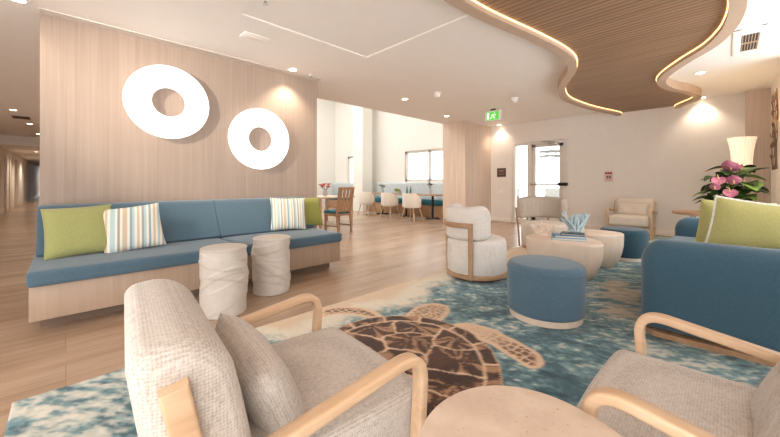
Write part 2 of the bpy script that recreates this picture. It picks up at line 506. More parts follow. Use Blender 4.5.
# glazed door in the back wall
d = sempty('door_1')
fr = NB()
for x, w_ in ((dx0+.05, .1), (-3.75, .1), (dx1-.045, .09)): box(fr, (x, BY+.055, dz/2), (w_, .13, dz), .004)
box(fr, ((dx0+dx1)/2, BY+.06, dz-.03), (dx1-dx0, .13, .08), .004); box(fr, (dx0+.25, BY+.06, .06), (.48, .1, .12))
obj('door_frame', fr, 'alu', d)
lf = NB()
for x in (-3.645, -2.94): box(lf, (x, BY+.05, 1.07), (.11, .06, 2.1), .004)
for z, h in ((.12, .2), (2.09, .09)): box(lf, (-3.275, BY+.05, z), (.84, .06, h), .004)
leaf = obj('door_leaf', lf, 'alu', d)
obj('pane', quad_box(-3.65, -2.9, BY+.045, BY+.055, .1, 2.1), 'glass', leaf)
obj('pane', quad_box(dx0+.05, -3.74, BY+.06, BY+.07, .1, dz-.05), 'glass', d)
pb = tube(NB(), [(-3.68, BY-.05, 1.07), (-2.9, BY-.05, 1.07)], .022, 10)
bar = obj('push_bar', pb, 'steel', leaf)
obj('latch_box', quad_box(-3.0, -2.78, BY-.075, BY-.005, 1.03, 1.11, .008), 'black', bar)
obj('latch_box', quad_box(-3.7, -3.62, BY-.07, BY+.03, 1.04, 1.1, .008), 'steel', bar)
cl = quad_box(-3.25, -3.0, BY-.06, BY, 2.08, 2.14, .006); tube(cl, [(-3.1, BY-.03, 2.15), (-3.35, BY-.2, 2.16), (-3.2, BY-.02, 2.18)], .012, 6)
obj('door_closer', cl, 'steel', d)

# outside, beyond the glass
struct('ground_patio', quad_box(-16, 2, 9.32, 24, -.12, -.02), 'patio')
po = NB()
for x in (-6.5, -3.9, -1.4): box(po, (x, 13.2, 1.6), (.28, .28, 3.2))
box(po, (-4.6, 13.2, 3.25), (8, .4, .3))
struct('ceiling_patio', quad_box(-16, 2, 9.32, 12.6, 2.75, 2.9), 'ext')
struct('beam_patio', po, 'ext')

# ---- curved timber ceiling raft
left = [(-2.0, -.9), (-1.75, .6), (-1.66, 1.6), (-1.655, 2.26), (-1.63, 2.69), (-1.575, 3.06), (-1.49, 3.57), (-1.425, 4.11), (-1.435, 4.52), (-1.55, 4.93), (-1.725, 5.27), (-1.96, 5.77), (-2.115, 6.46), (-2.1, 7.13), (-1.99, 7.88), (-1.8, 8.65), (-1.78, BY)]
right = [(-.66, BY), (-.6, 8.72), (-.33, 8.15), (-.42, 7.5), (-.6, 7.0), (-.655, 6.5), (-.56, 6.08), (-.33, 5.6), (-.1, 5.2), (.03, 4.82), (.092, 4.48), (.115, 4.1), (.09, 3.6), (.05, 2.6), (.2, 1.0), (.4, -.9)]
L = [tuple(p)[:2] for p in smooth_path([(x, y, 0) for x, y in left], 6)]
Rr = [tuple(p)[:2] for p in smooth_path([(x, y, 0) for x, y in right], 6)]
raft = sempty('ceiling_raft')
def offs(path, dd):
    out = []
    for i, p in enumerate(path):
        a = Vector(path[max(0, i-1)]); b = Vector(path[min(len(path)-1, i+1)]); t = (b-a).normalized()
        out.append((p[0]+t.y*dd, p[1]-t.x*dd))
    return out
RW = .11
Li, Ri = offs(L, RW), offs(Rr, RW)
Li[-1] = (Li[-1][0], BY); Ri[0] = (Ri[0][0], BY)
rim = NB()
for A, B in ((L, Li), (Rr, Ri)):
    loft(rim, [[(a[0], a[1], 2.62), (b[0], b[1], 2.62), (b[0], b[1], CH+.001), (a[0], a[1], CH+.001)] for a, b in zip(A, B)])
obj('rim', rim, 'rim', raft)
Ls, Rs = offs(L, RW+.002), offs(Rr, RW+.002)
Ls[-1] = (Ls[-1][0], BY); Rs[0] = (Rs[0][0], BY)
pl = NB(); vs = [pl.verts.new((x, y, 2.68)) for x, y in Ls+Rs]; vt = [pl.verts.new((x, y, 2.71)) for x, y in Ls+Rs]
pl.faces.new(vs[::-1]); pl.faces.new(vt); nn = len(vs)
for i in range(nn): pl.faces.new((vs[i], vs[(i+1) % nn], vt[(i+1) % nn], vt[i]))
bmesh.ops.triangulate(pl, faces=pl.faces[:])
obj('slatted_panel', pl, 'slats', raft)
led = NB()
for A, B in ((offs(L, RW-.002), offs(L, RW+.009)), (offs(Rr, RW-.002), offs(Rr, RW+.009))):
    loft(led, [[(a[0], a[1], 2.666), (b[0], b[1], 2.666), (b[0], b[1], 2.676), (a[0], a[1], 2.676)] for a, b in zip(A, B)])
obj('led_strip', led, 'led', raft)

# ================================================================== CEILING FITTINGS
def downlight(x, y, label, power=30, spread=110, z=CH, tilt=None, col=(1, .84, .66)):
    t = thing('downlight', label, 'downlight', (x, y, z), 0, 'recessed downlights')
    obj('trim_ring', lathe(NB(), [(.052, -.002), (.07, -.006), (.085, -.004), (.088, 0), (.05, 0)], 28), 'white', t)
    obj('lens', lathe(NB(), [(0, -.001), (.056, -.001), (.056, .0), (0, .0)], 28), 'lens', t)
    if power:
        ld = bpy.data.lights.new('downlight_lamp', 'SPOT'); ld.energy = power; ld.spot_size = R(spread); ld.spot_blend = .8
        ld.shadow_soft_size = .035; ld.color = col
        lo = bpy.data.objects.new('downlight_lamp', ld); C.objects.link(lo); lo.parent = t; lo.location = (0, 0, -.03)
        if tilt: lo.rotation_euler = (Vector(tilt)-Vector((x, y, z))).to_track_quat('-Z', 'Y').to_euler()
    return t
downlight(-4.47, -.31, 'downlight at the near end of the timber feature wall', 9)
downlight(-11.3, -.85, 'corridor downlight nearest the timber wall, in the dim ceiling at far left', 40)
downlight(-13.65, -.72, 'corridor downlight just past the dark ceiling vent at far left', 40)
downlight(-16.2, -.66, 'small far corridor downlight cut by the edge of the timber wall', 60)
downlight(-4.43, 2.36, 'glowing downlight over the second ring, washing the timber wall', 60)
downlight(-4.44, 4.76, 'downlight in the plain ceiling before the dining hall', 50)
downlight(-4.86, 6.72, 'downlight in the plain ceiling just before the timber column', 20)
downlight(-.29, 6.8, 'downlight between the curved timber raft and the air vent', 60)
downlight(-.35, 8.8, 'downlight washing the back wall beside the tip of the curved raft', 36)
downlight(-4.55, 8.79, 'downlight in the corner over the brown plaque by the glass door', 26)
for x in (-20.5, -25.5): downlight(x, -.9, 'added far corridor downlight beyond the lowered ceiling edge', 110, 150, 2.42)  # unseen lamps added to brighten the dark corridor
# fittings the place has above and behind the camera
downlight(-2.6, -2.4, 'accent downlight in the ceiling behind the viewpoint, aimed at the rings', 850, 44, tilt=(-4.6, 1.85, 1.85), col=(1, .9, .78))
for x, y, p in ( (-1.2, -1.6, 40), (1.0, -.6, 40), (-.1, 9.9, 0)):
    if p: downlight(x, y, 'recessed ceiling downlight behind the viewpoint', p, 130)

t = thing('ceiling_vent', 'square supply air grille set in the ceiling right of the curved raft', 'vent', (.165, 5.68, CH))
fr = NB()
for x, w_ in ((-.094, .07), (.105, .05)): box(fr, (x, 0, -.006), (w_, 1.0, .012), .002)
for y, w_ in ((-.40, .20), (.43, .14)): box(fr, (-.0, y, -.006), (.258, w_, .0118), .002)
obj('frame', fr, 'ceil', t)
obj('backing', box(NB(), (.01, .03, -.002), (.15, .68, .004)), 'vent_dark', t)
sl = NB()
for k in range(6): box(sl, (-.047+.024*k, .03, -.006), (.007, .68, .008))
box(sl, (.01, .03, -.007), (.145, .035, .009))
obj('louvres', sl, 'rim', t)
t = thing('ceiling_vent', 'small dark vent between two downlights in the far left corridor ceiling', 'vent', (-12.4, -.8, CH))
obj('grille', box(NB(), (0, 0, -.012), (.34, .26, .024), .004), 'vent_dark', t)
obj('frame', tube(NB(), [(-.18, -.14, -.01), (.18, -.14, -.01), (.18, .14, -.01), (-.18, .14, -.01)], .018, 6, True), 'toe', t)

def detector(x, y, label):
    t = thing('smoke_detector', label, 'smoke detector', (x, y, CH), 0, 'white ceiling detectors')
    obj('base', lathe(NB(), [(0, 0), (.075, 0), (.075, -.018), (.06, -.022), (0, -.022)], 24), 'white', t)
    obj('sensor_head', lathe(NB(), [(.058, -.02), (.054, -.075), (.04, -.09), (0, -.092)], 24), 'white', t)
detector(-3.72, 4.85, 'white ceiling detector left of the green exit sign, nearer the timber wall')
detector(-2.9, 6.23, 'white ceiling detector right of the green exit sign')
t = thing('ceiling_sprinkler', 'small white sprinkler head above the corner of the timber wall', 'sprinkler', (-4.45, 2.66, CH))
obj('flange', lathe(NB(), [(0, 0), (.035, 0), (.03, -.008), (0, -.008)], 20), 'white', t)
obj('nozzle', lathe(NB(), [(.012, -.006), (.01, -.03), (.024, -.034), (.024, -.038), (0, -.038)], 16), 'steel', t)
t = thing('ceiling_access_plate', 'small flat access plate in the ceiling above the rings', 'access plate', (-3.75, 1.53, CH), R(0))  # flat access plate, holds no speaker
obj('plate', box(NB(), (0, 0, -.004), (.16, .28, .008), .003), 'ceil', t)
obj('slot', box(NB(), (0, 0, -.009), (.03, .2, .003)), 'base_white', t)
t = thing('ceiling_sprinkler', 'tiny sprinkler head in the ceiling coffer near its left corner', 'sprinkler', (-2.95, 1.3, CH+.016))
obj('flange', lathe(NB(), [(0, 0), (.035, 0), (.03, -.008), (0, -.008)], 20), 'white', t)
obj('nozzle', lathe(NB(), [(.012, -.006), (.01, -.03), (.024, -.034), (.024, -.038), (0, -.038)], 16), 'steel', t)

# exit sign hanging from the ceiling
t = thing('exit_sign', 'lit green exit sign with a running figure hanging from the ceiling', 'exit sign', (-3.66, 6.8, CH), R(0))
obj('housing', quad_box(-.19, .19, -.03, .03, -.27, -.04, .006), 'white', t)
obj('bracket', quad_box(-.05, .05, -.015, .015, -.045, 0), 'vent_dark', t)
fc = obj('face', quad_box(-.15, .15, -.036, -.029, -.25, -.07), 'exit_green', t)
pic = NB()
box(pic, (-.105, -.039, -.16), (.055, .004, .14))
for pts in ([(.04, -.038, -.125), (.02, -.038, -.17)], [(.02, -.038, -.17), (.055, -.038, -.2), (.04, -.038, -.235)], [(.02, -.038, -.17), (-.02, -.038, -.19), (-.045, -.038, -.225)], [(.035, -.038, -.13), (-.01, -.038, -.135), (-.025, -.038, -.16)], [(.035, -.038, -.13), (.07, -.038, -.15), (.085, -.038, -.13)]):
    tube(pic, pts, .009, 6)
lathe(pic, [(0, -.013), (.009, -.009), (.013, 0), (.009, .009), (0, .013)], 10, (.05, -.038, -.1))
obj('pictogram', pic, 'exit_white', fc)

# wall signs
t = thing('door_sign', 'dark brown sign plaque on the wall left of the glass door', 'sign', (-4.54, BY, 1.4))
obj('plate', quad_box(-.135, .135, -.014, 0, -.125, .125, .004), 'plaque', t)
mk = NB()
for z, w in ((.06, .17), (.02, .13), (-.05, .18)): box(mk, (0, -.016, z), (w, .004, .018))
obj('lettering', mk, 'plaque_mark', t)
t = thing('wall_notice', 'small pinkish notice with red and dark marks on the back wall', 'notice', (-1.92, BY, 1.25))
obj('sheet', quad_box(-.085, .085, -.008, 0, -.115, .115, .003), 'notice', t)
mk = NB()
for x in (-.045, 0, .045): box(mk, (x, -.01, .075), (.038, .004, .045), .004)
obj('heading', mk, 'notice_red', t)
mk = NB()
for x, z in ((-.025, .0), (.025, .005), (-.02, -.035), (.03, -.032)): box(mk, (x, -.01, z), (.04, .004, .026), .004)
obj('emblem', mk, 'notice_dark', t)
t = thing('light_switch', 'white switch plate low on the wall under the brown plaque', 'switch', (-4.56, BY, .82))
obj('plate', quad_box(-.04, .04, -.008, 0, -.06, .06, .003), 'base_white', t)
obj('rocker', quad_box(-.016, .016, -.013, -.007, -.03, .03, .003), 'white', t)

# bronze twig relief on the right wall
t = thing('wall_relief', 'bronze branching wire relief hung on the right-hand wall beside the pier', 'wall art', (.52, 7.78, 1.86))
rng = random.Random(3)
for k in range(7):
    b = NB(); y = .42-.13*k
    pts = [(-.016, y, -.55)]
    for q in range(1, 8): pts.append((-.016-.006*math.sin(q+k), y+.05*math.sin(q*.9+k*1.3), -.55+.17*q))
    tube(b, smooth_path(pts, 4), .005, 6)
    for q in range(1, 7):
        p = Vector(pts[q]); s = 1 if q % 2 else -1
        e = p+Vector((-.006, s*.09, .1)); tube(b, [p, (p+e)/2+Vector((-.01, 0, .01)), e], [.004, .006, .002], 6)
    obj('branch', b, 'branch', t)

# luminous rings on the feature wall
def ring(y, z, ro, ri, label):
    t = thing('ring_light', label, 'wall ring', (WX, y, z), 0, 'white rings on the timber wall')
    def annulus(x0, x1, a, b):
        bm = NB(); n = 72
        prof = [(a, x0), (a, x1-.006), (a-.006, x1), (b+.006, x1), (b, x1-.006), (b, x0)]
        rs = [[bm.verts.new((x, r*math.cos(2*PI*k/n), r*math.sin(2*PI*k/n))) for k in range(n)] for r, x in prof]
        for i in range(len(rs)):
            A, B = rs[i], rs[(i+1) % len(rs)]
            for k in range(n): bm.faces.new((A[k], A[(k+1) % n], B[(k+1) % n], B[k]))
        return bm
    obj('face', annulus(.042, .085, ro, ri), 'ring', t)
    obj('mount', annulus(0, .042, ro*.55, ri+.06), 'white', t)
ring(.865, 2.045, .425, .168, 'larger-looking white ring nearer the left end of the timber wall')
ring(1.95, 1.715, .425, .168, 'lower white ring nearer the dining hall end of the timber wall')

# ================================================================== BENCH
t = thing('upholstered_bench', 'long blue upholstered bench on a pale timber base along the feature wall', 'bench', (0, 0, 0))
y0, y1 = -.19, 2.52
obj('base', box(NB(), ((-3.49+WX)/2, (y0+y1)/2, .2255), (WX*-1-3.49, y1-y0, .251), .004), 'base_wood', t)
obj('toe_kick', quad_box(WX, -3.66, y0+.05, y1-.05, 0, .1), 'toe', t)
ym = 1.28
for a, b in ((y0-.015, ym), (ym, y1+.01)):
    obj('seat', cushion(NB(), (1.17, b-a-.004, .113), .028, .004, TR(-4.03, (a+b)/2, .4085)), 'blue', t)
    prof = [(-4.63, .465), (-4.12, .465), (-4.1, .49), (-4.33, .855), (-4.37, .885), (-4.43, .893), (-4.58, .893), (-4.63, .87)]
    bm = NB()
    e = [a+.02 if a < 0 else a, b]
    rings = []
    for yy, sc in ((e[0]+.002, .97), (e[0]+.014, .995), (e[0]+.03, 1), (e[1]-.03, 1), (e[1]-.014, .995), (e[1]-.002, .97)):
        rings.append([(-4.4+(x+4.4)*sc, yy, .66+(z-.66)*sc) for x, z in prof])
    obj('backrest', loft(bm, rings), 'blue', t, angle=50)

def cushion_thing(name, label, w, h, th, mat, loc, rz, lean, group=None, roll=0, piping=None):
    """square scatter pillow: local X = width, standing on its lower edge and leaning back"""
    bm = pillow(NB(), w, h, th, TR(0, 0, 0, R(90), 0, 0))
    bmesh.ops.transform(bm, matrix=Matrix.Rotation(roll, 4, 'Y'), verts=bm.verts)
    o = obj(name, bm, mat, angle=70); o.location = loc; o.rotation_euler = (lean, 0, rz)
    tag(o, label, 'cushion', group)
    if piping:
        n = 40; pts = []
        for k in range(4*n):
            s, q = divmod(k, n); u = q/n*2-1
            x, z = ((u, -1), (1, u), (-u, 1), (-1, -u))[s]
            l = 1-.06*(1-z*z)*(abs(x)**4); kk = 1-.06*(1-x*x)*(abs(z)**4)
            pts.append((x*l*w/2, 0, z*kk*h/2))
        pb = tube(NB(), pts, .009, 8, True)
        bmesh.ops.transform(pb, matrix=Matrix.Rotation(roll, 4, 'Y'), verts=pb.verts)
        p = obj('piping', pb, piping, o); p['label'] = 'fringed white edging'
    return o
# rz = 90deg turns the pillow face to +X (into the room)
cushion_thing('scatter_pillow', 'lime green pillow at the near left end of the wall bench', .47, .46, .17, 'green', (-4.03, .09, .675), R(90), R(-22), 'bench pillows', R(-3))
cushion_thing('scatter_pillow', 'striped pillow leaning on the lime green pillow at the left of the bench', .47, .44, .15, 'stripe', (-3.98, .46, .67), R(84), R(-20), 'bench pillows', R(-7))
cushion_thing('scatter_pillow', 'striped pillow near the far right end of the wall bench', .46, .44, .15, 'stripe', (-4.1, 2.12, .69), R(72), R(-16), 'bench pillows', R(1))
cushion_thing('scatter_pillow', 'olive green pillow tucked behind the striped one at the right end of the bench', .44, .43, .15, 'olive', (-4.2, 2.46, .69), R(84), R(-18), 'bench pillows')

# ================================================================== DRUM STOOLS
def drum(name, x, y, h, r, ph, label):
    bands = [(.16, .055, .10, ph), (.34, .05, .085, ph+2.1), (.47, .03, .05, ph+4.0), (.26, .09, .035, ph+1.0)]
    def f(rr, a, z):
        if rr < r*.9: return rr
        k = 0
        for zc, amp, w, p in bands:
            dd = w-abs(z-zc-amp*math.sin(a+p)*1.4); s = max(0, min(1, dd/.012)); k += s*s*(3-2*s)*.007
        return rr+k
    prof = [(0, 0), (r-.012, 0), (r-.004, .006)]+[(r-.004, .012+(h-.03)*i/64) for i in range(65)]
    prof += [(r+.002, h-.012), (r+.003, h-.006), (r-.002, h), (r-.014, h), (r-.02, h-.002)]
    t = thing(name, label, 'stool', (x, y, 0), 0, 'carved drum stools')
    obj('drum_body', lathe(NB(), prof+[(0, h-.002)], 120, (0, 0, 0), f), 'ceramic', t, angle=50)
    obj('top', lathe(NB(), [(0, h-.006), (r-.013, h-.006), (r-.013, h+.003), (r-.02, h+.005), (0, h+.005)], 80), 'ceramic', t)
drum('drum_stool', -3.01, .965, .555, .18, .4, 'pale carved drum stool nearer the left, before the bench seam')
drum('drum_stool', -3.255, 1.497, .55, .178, 2.6, 'pale carved drum stool standing farther right, before the bench')

# ================================================================== RUG
def make_rug():
    x0, x1, y0, y1 = -2.48, .47, -.19, 8.7
    st = .0125
    nx, ny = int((x1-x0)/st)+1, int((y1-y0)/st)+1
    X, Y = np.meshgrid(np.linspace(x0, x1, nx), np.linspace(y0, y1, ny))
    def hsh(i, j, s):
        v = np.sin(i*127.1+j*311.7+s*74.7)*43758.5453; return v-np.floor(v)
    def vn(x, y, s=0):
        i, j = np.floor(x), np.floor(y); u, v = x-i, y-j; u = u*u*(3-2*u); v = v*v*(3-2*v)
        return (hsh(i, j, s)*(1-u)+hsh(i+1, j, s)*u)*(1-v)+(hsh(i, j+1, s)*(1-u)+hsh(i+1, j+1, s)*u)*v
    def fbm(x, y, o=4, s=0):
        r = 0; a = .5; tot = 0
        for k in range(o): r = r+a*vn(x*2**k, y*2**k, s+k); tot += a; a *= .55
        return r/tot
    def ss(a, b, x):
        t_ = np.clip((x-a)/(b-a), 0, 1); return t_*t_*(3-2*t_)
    def lin(c): return np.array(srgb(*c)[:3])
    def mix(A, B, t_): return A+(B-A)*t_[..., None]
    wx, wy = fbm(X*1.3, Y*1.3, 3, 11)-.5, fbm(X*1.3+9, Y*1.3, 3, 12)-.5
    rx, ry = .8*X+.6*Y, -.6*X+.8*Y
    big = fbm(X*.9+wx*1.6, Y*.9+wy*1.6, 4, 1)
    strk = fbm(rx*14+wx*6, ry*27+wy*6, 4, 2)
    fine = fbm(rx*26, ry*60, 3, 3)
    med = fbm(rx*5+wx*6, ry*8+wy*6, 4, 5)
    deep, teal, pale, foam, sand = lin((62, 94, 106)), lin((104, 138, 144)), lin((156, 176, 172)), lin((214, 208, 194)), lin((208, 180, 150))
    fleck = fbm(X*38+wx*4, Y*46, 3, 81)
    v = .45*big+.55*med+.45*(fleck-.5)
    col = mix(np.broadcast_to(deep, X.shape+(3,)), teal, ss(.32, .50, v+.3*(strk-.5)))
    col = mix(col, pale, ss(.50, .66, v+.5*(strk-.5)+.15*(fine-.5)))
    col = mix(col, foam, ss(.62, .78, v+.7*(strk-.5)+.3*(fine-.5))*.9)
    near = ss(1.2, -.1, Y+.25*X+.5)                       # paler shallows by the near corner
    col = mix(col, foam, near*ss(.42, .62, strk*.6+fine*.2+med*.25)*.75)
    dk = ss(.60, .72, fbm(rx*5+3, ry*16+wy*4, 4, 21))*ss(-1.7, -.5, X)
    col = mix(col, lin((34, 58, 66)), dk*.6)
    # the surf and sand along the left-hand side
    e = X-(-2.24)+.30*(fbm(Y*1.7, X*.6, 3, 7)-.5)*2+.10*(fbm(Y*7, X*7, 3, 8)-.5)*2
    e = e+.55*ss(1.35, .8, Y)-.35*ss(3.2, 4.2, Y)
    col = mix(col, lin((224, 214, 194)), ss(.26, -.02, e+.25*(strk-.5))*.95)
    col = mix(col, lin((214, 190, 162)), ss(-.06, -.24, e+.12*(fine-.5)))
    # warm sandbank on the right
    sb = .8*np.exp(-(((X+.75+.25*(Y-3.9))/.34)**2+((Y-3.9)/1.0)**2))+1.0*(med-.5)+.5*(strk-.5)
    col = mix(col, lin((182, 158, 130)), ss(.42, .75, sb)*.65)
    # ---- turtle
    cx, cy = -1.42, 1.45; ax = np.array((-.47, .883))
    al = (X-cx)*ax[0]+(Y-cy)*ax[1]; ac = (X-cx)*ax[1]-(Y-cy)*ax[0]
    jit = .02*(fbm(X*9, Y*9, 3, 31)-.5)*2
    def poly(P):
        ins = np.zeros(X.shape, bool); dist = np.full(X.shape, 9.)
        n = len(P)
        for i in range(n):
            (px, py), (qx, qy) = P[i], P[(i+1) % n]
            cond = (py > Y) != (qy > Y)
            with np.errstate(divide='ignore', invalid='ignore'):
                xi = (qx-px)*(Y-py)/((qy-py) if qy != py else 1e-9)+px
            ins ^= cond & (X < xi)
            ex, ey = qx-px, qy-py; tt = np.clip(((X-px)*ex+(Y-py)*ey)/(ex*ex+ey*ey), 0, 1)
            dist = np.minimum(dist, np.hypot(X-px-tt*ex, Y-py-tt*ey))
        return np.where(ins, dist, -dist)
    def sm(P): return [tuple(p)[:2] for p in smooth_path([(a, b, 0) for a, b in P+[P[0]]], 5)[:-1]]
    def vor(s, seed):
        gx, gy = X/s, Y/s; ix, iy = np.floor(gx), np.floor(gy); d1 = np.full(X.shape, 9.); d2 = np.full(X.shape, 9.)
        for i in (-1, 0, 1):
            for j in (-1, 0, 1):
                qx = ix+i+.15+.7*hsh(ix+i, iy+j, seed); qy = iy+j+.15+.7*hsh(ix+i, iy+j, seed+5)
                dd = np.hypot(gx-qx, gy-qy); d2 = np.minimum(np.maximum(d1, dd), d2); d1 = np.minimum(d1, dd)
        return d2-d1
    tan, tan2, brn, brn2 = lin((222, 190, 158)), lin((196, 156, 120)), lin((84, 50, 30)), lin((116, 74, 48))
    limbs = [
        [(-1.456, 2.0), (-1.469, 2.139), (-1.398, 2.237), (-1.265, 2.272), (-1.092, 2.242), (-.942, 2.192), (-.855, 2.16), (-.79, 2.091), (-.768, 2.0), (-.815, 1.945), (-.884, 1.965), (-.998, 2.0), (-1.14, 2.045), (-1.289, 2.05)],
        [(-1.93, 1.838), (-2.09, 1.869), (-2.248, 1.835), (-2.389, 1.724), (-2.441, 1.573), (-2.309, 1.497), (-2.274, 1.59), (-2.187, 1.679), (-2.054, 1.729)],
        [(-1.2, .95), (-1.02, .95), (-.86, .78), (-.82, .6), (-.95, .62), (-1.12, .78)],
        [(-1.75, .98), (-1.82, .8), (-1.78, .62), (-1.62, .6), (-1.55, .9)],
        [(-1.80, 1.90), (-1.87, 2.04), (-1.915, 2.22), (-1.87, 2.37), (-1.75, 2.41), (-1.66, 2.34), (-1.6, 2.18), (-1.6, 2.05), (-1.62, 1.95)],
    ]
    cells = vor(.052, 3)
    for q, P in enumerate(limbs):
        dd = poly(sm(P))+jit*.6
        col = mix(col, tan, ss(-.012, .006, dd))
        inner = ss(.02, .05, dd+.03*(fine-.5))*ss(.08, .3, cells)
        shade = .85 if q < 4 else .6
        if q == 0: shade = .8*ss(-1.3, -.9, X)+.15
        col = mix(col, mix(np.broadcast_to(brn2, X.shape+(3,)), brn, ss(.3, .7, fine)), np.clip(inner*shade, 0, 1))
    rr = np.sqrt((al/.68)**2+(ac/.60)**2)+jit*1.2
    col = mix(col, tan2, ss(1.03, 1.01, rr))
    # scutes: five down the spine, four each side, and the rim plates
    cen = [(.50, 0), (.26, 0), (0, 0), (-.26, 0), (-.48, 0)]+[(a, s*b) for s in (1, -1) for a, b in ((.40, .30), (.14, .36), (-.13, .36), (-.38, .28))]
    wa, wc = al+.09*(fbm(X*4, Y*4, 3, 41)-.5)*2, ac+.09*(fbm(X*4+7, Y*4, 3, 42)-.5)*2
    D = np.stack([np.hypot(wa-a, wc-b) for a, b in cen]); idx = np.argmin(D, 0); S = np.sort(D, 0)
    edge = (S[1]-S[0])
    ang = np.arctan2(ac, al); rimcell = np.abs(((ang*7/PI) % 1)-.5)*2
    body = ss(.006, .021, edge+.03*(fine-.5))
    rimband = ss(.84, .87, rr)
    rimpl = ss(.97, .89, rimcell+.12*(fine-.5))*ss(.872, .89, rr)*ss(1.02, 1.0, rr)
    dark = body*(1-rimband)+rimpl*rimband
    # light blotches radiating within each scute
    CX = np.array([c[0] for c in cen])[idx]; CY = np.array([c[1] for c in cen])[idx]
    th = np.arctan2(wc-CY, wa-CX); rad = S[0]
    blot = ss(.49, .60, fbm(np.cos(th)*3+idx*3.3+wx*3, np.sin(th)*3+rad*4, 4, 51)+.12*(strk-.5))
    bcol = mix(np.broadcast_to(brn, X.shape+(3,)), lin((60, 34, 20)), ss(.3, .7, med))
    bcol = mix(bcol, lin((176, 134, 100)), blot*.9)
    ins = ss(1.03, 1.0, rr)
    shell = mix(np.broadcast_to(tan, X.shape+(3,)), bcol, np.clip(dark, 0, 1))
    col = mix(col, shell, ins)
    col = col*(.92+.16*fbm(X*70, Y*70, 2, 61))[..., None]
    Z = .011+.003*fbm(X*45, Y*45, 2, 71)
    co = np.stack([X, Y, Z], -1).reshape(-1, 3)
    ids = np.arange(nx*ny).reshape(ny, nx)
    quads = np.stack([ids[:-1, :-1], ids[:-1, 1:], ids[1:, 1:], ids[1:, :-1]], -1).reshape(-1, 4)
    # edge skirt down to the floor
    per = np.concatenate([ids[0, :], ids[1:, -1], ids[-1, -2::-1], ids[-2:0:-1, 0]])
    low = co[per].copy(); low[:, 2] = 0
    base = len(co); co = np.concatenate([co, low]); pn = len(per)
    k = np.arange(pn); sk = np.stack([per[k], base+k, base+(k+1) % pn, per[(k+1) % pn]], -1)
    quads = np.concatenate([quads, sk])
    c4 = np.concatenate([np.concatenate([col.reshape(-1, 3), np.ones((nx*ny, 1))], 1), np.concatenate([np.tile(sand, (pn, 1)), np.ones((pn, 1))], 1)])
    me = bpy.data.meshes.new('area_rug')
    me.vertices.add(len(co)); me.vertices.foreach_set('co', co.astype(np.float32).ravel())
    me.loops.add(quads.size); me.loops.foreach_set('vertex_index', quads.astype(np.int32).ravel())
    me.polygons.add(len(quads)); me.polygons.foreach_set('loop_start', np.arange(0, quads.size, 4, dtype=np.int32))
    me.update(calc_edges=True)
    at_ = me.color_attributes.new('pile', 'FLOAT_COLOR', 'POINT'); at_.data.foreach_set('color', np.clip(c4, 0, 1).astype(np.float32).ravel())
    m = newmat('rug_pile', (120, 150, 150), .95, sheen=.2, spec=.15); tt = NT(m)
    an = tt.n('ShaderNodeAttribute', attribute_name='pile'); tt.col(an.outputs['Color'])
    tt.bump(tt.noise(tt.coords('Object'), 220, 3), .5, .004)
    me.materials.append(m)
    o = bpy.data.objects.new('area_rug', me); C.objects.link(o)
    tag(o, 'large teal and sand sea rug with a big brown sea turtle', 'rug')
make_rug()

# ================================================================== ARMCHAIRS (light oak bentwood arms)
FZ = .0148                                             # rug top
def armchair(label, loc, rz, W=.63, seatmat='boucle'):
    t = thing('armchair', label, 'armchair', loc, rz, 'oak armed tweed armchairs')
    hw = W/2
    def bulge(c):
        c.y += .012*(1-(c.x/hw)**2)*(1 if c.y > 0 else 0); return c
    obj('seat', cushion(NB(), (W-.01, .68, .19), .045, .012, TR(0, .11, .335), 14, bulge), seatmat, t, angle=70)
    # leaning slab back: crisp rear edge, big roll over the front of the top
    back = NB()
    pr = [(-.09, -.25), (.085, -.25), (.095, -.2), (.098, -.05), (.094, .06)]
    for k in range(9): a = R(8+82*k/8); pr.append((-.035+.125*math.cos(a), .115+.125*math.sin(a)))
    for k in range(5): a = R(90+90*k/4); pr.append((-.06+.035*math.cos(a), .205+.035*math.sin(a)))
    pr += [(-.096, .1), (-.097, -.1)]
    rings = []
    ths = [R(a) for a in (0, 15, 30, 45, 60, 75, 90)]
    prof_ = [(1-.055/hw*(1-math.cos(a)), .055*(1-math.sin(a))) for a in ths]
    seq_ = [(u, q) for u, q in prof_]; seq_ = [(-u, q) for u, q in seq_]+[(u, q) for u, q in seq_[::-1]]
    for u, q in seq_[::-1]:
        sx = 1-q/.095; sz = 1-q/.25
        rings.append([(u*hw, a*sx, b*sz) for a, b in pr])
    loft(back, rings[::-1])
    bmesh.ops.transform(back, matrix=TR(0, -.20, .535, R(9)), verts=back.verts)
    obj('backrest', back, seatmat, t, angle=60)
    S = rrect(.046, .030, .011, 3)
    ax = hw+.028
    for s in (-1, 1):
        path = round_corner([(s*ax, .345, 0), (s*ax, .385, .575), (s*ax, -.27, .475)], [.10], 12)
        pts = [path[0], path[0].lerp(path[1], .5)]+list(path[1:-1])+[path[-2].lerp(path[-1], .5), path[-1]]
        obj('arm', sweep_x(pts, .046, .032, .009), 'oak', t)
        rp = [(s*(hw+.012), -.13, 0), (s*(hw+.012), -.175, .3), (s*(hw+.012), -.255, .70)]
        obj('rear_leg', sweep_x([Vector(p) for p in rp], .034, .05, .007), 'oak', t)
        rl = NB(); box(rl, (s*(hw+.0), .06, .215), (.03, .56, .05), .006)
        obj('side_rail', rl, 'oak', t)
    obj('front_rail', box(NB(), (0, .33, .215), (W+.04, .028, .05), .006), 'oak', t)
    obj('rear_rail', box(NB(), (0, -.19, .235), (W-.06, .028, .05), .006), 'oak', t)
    return t

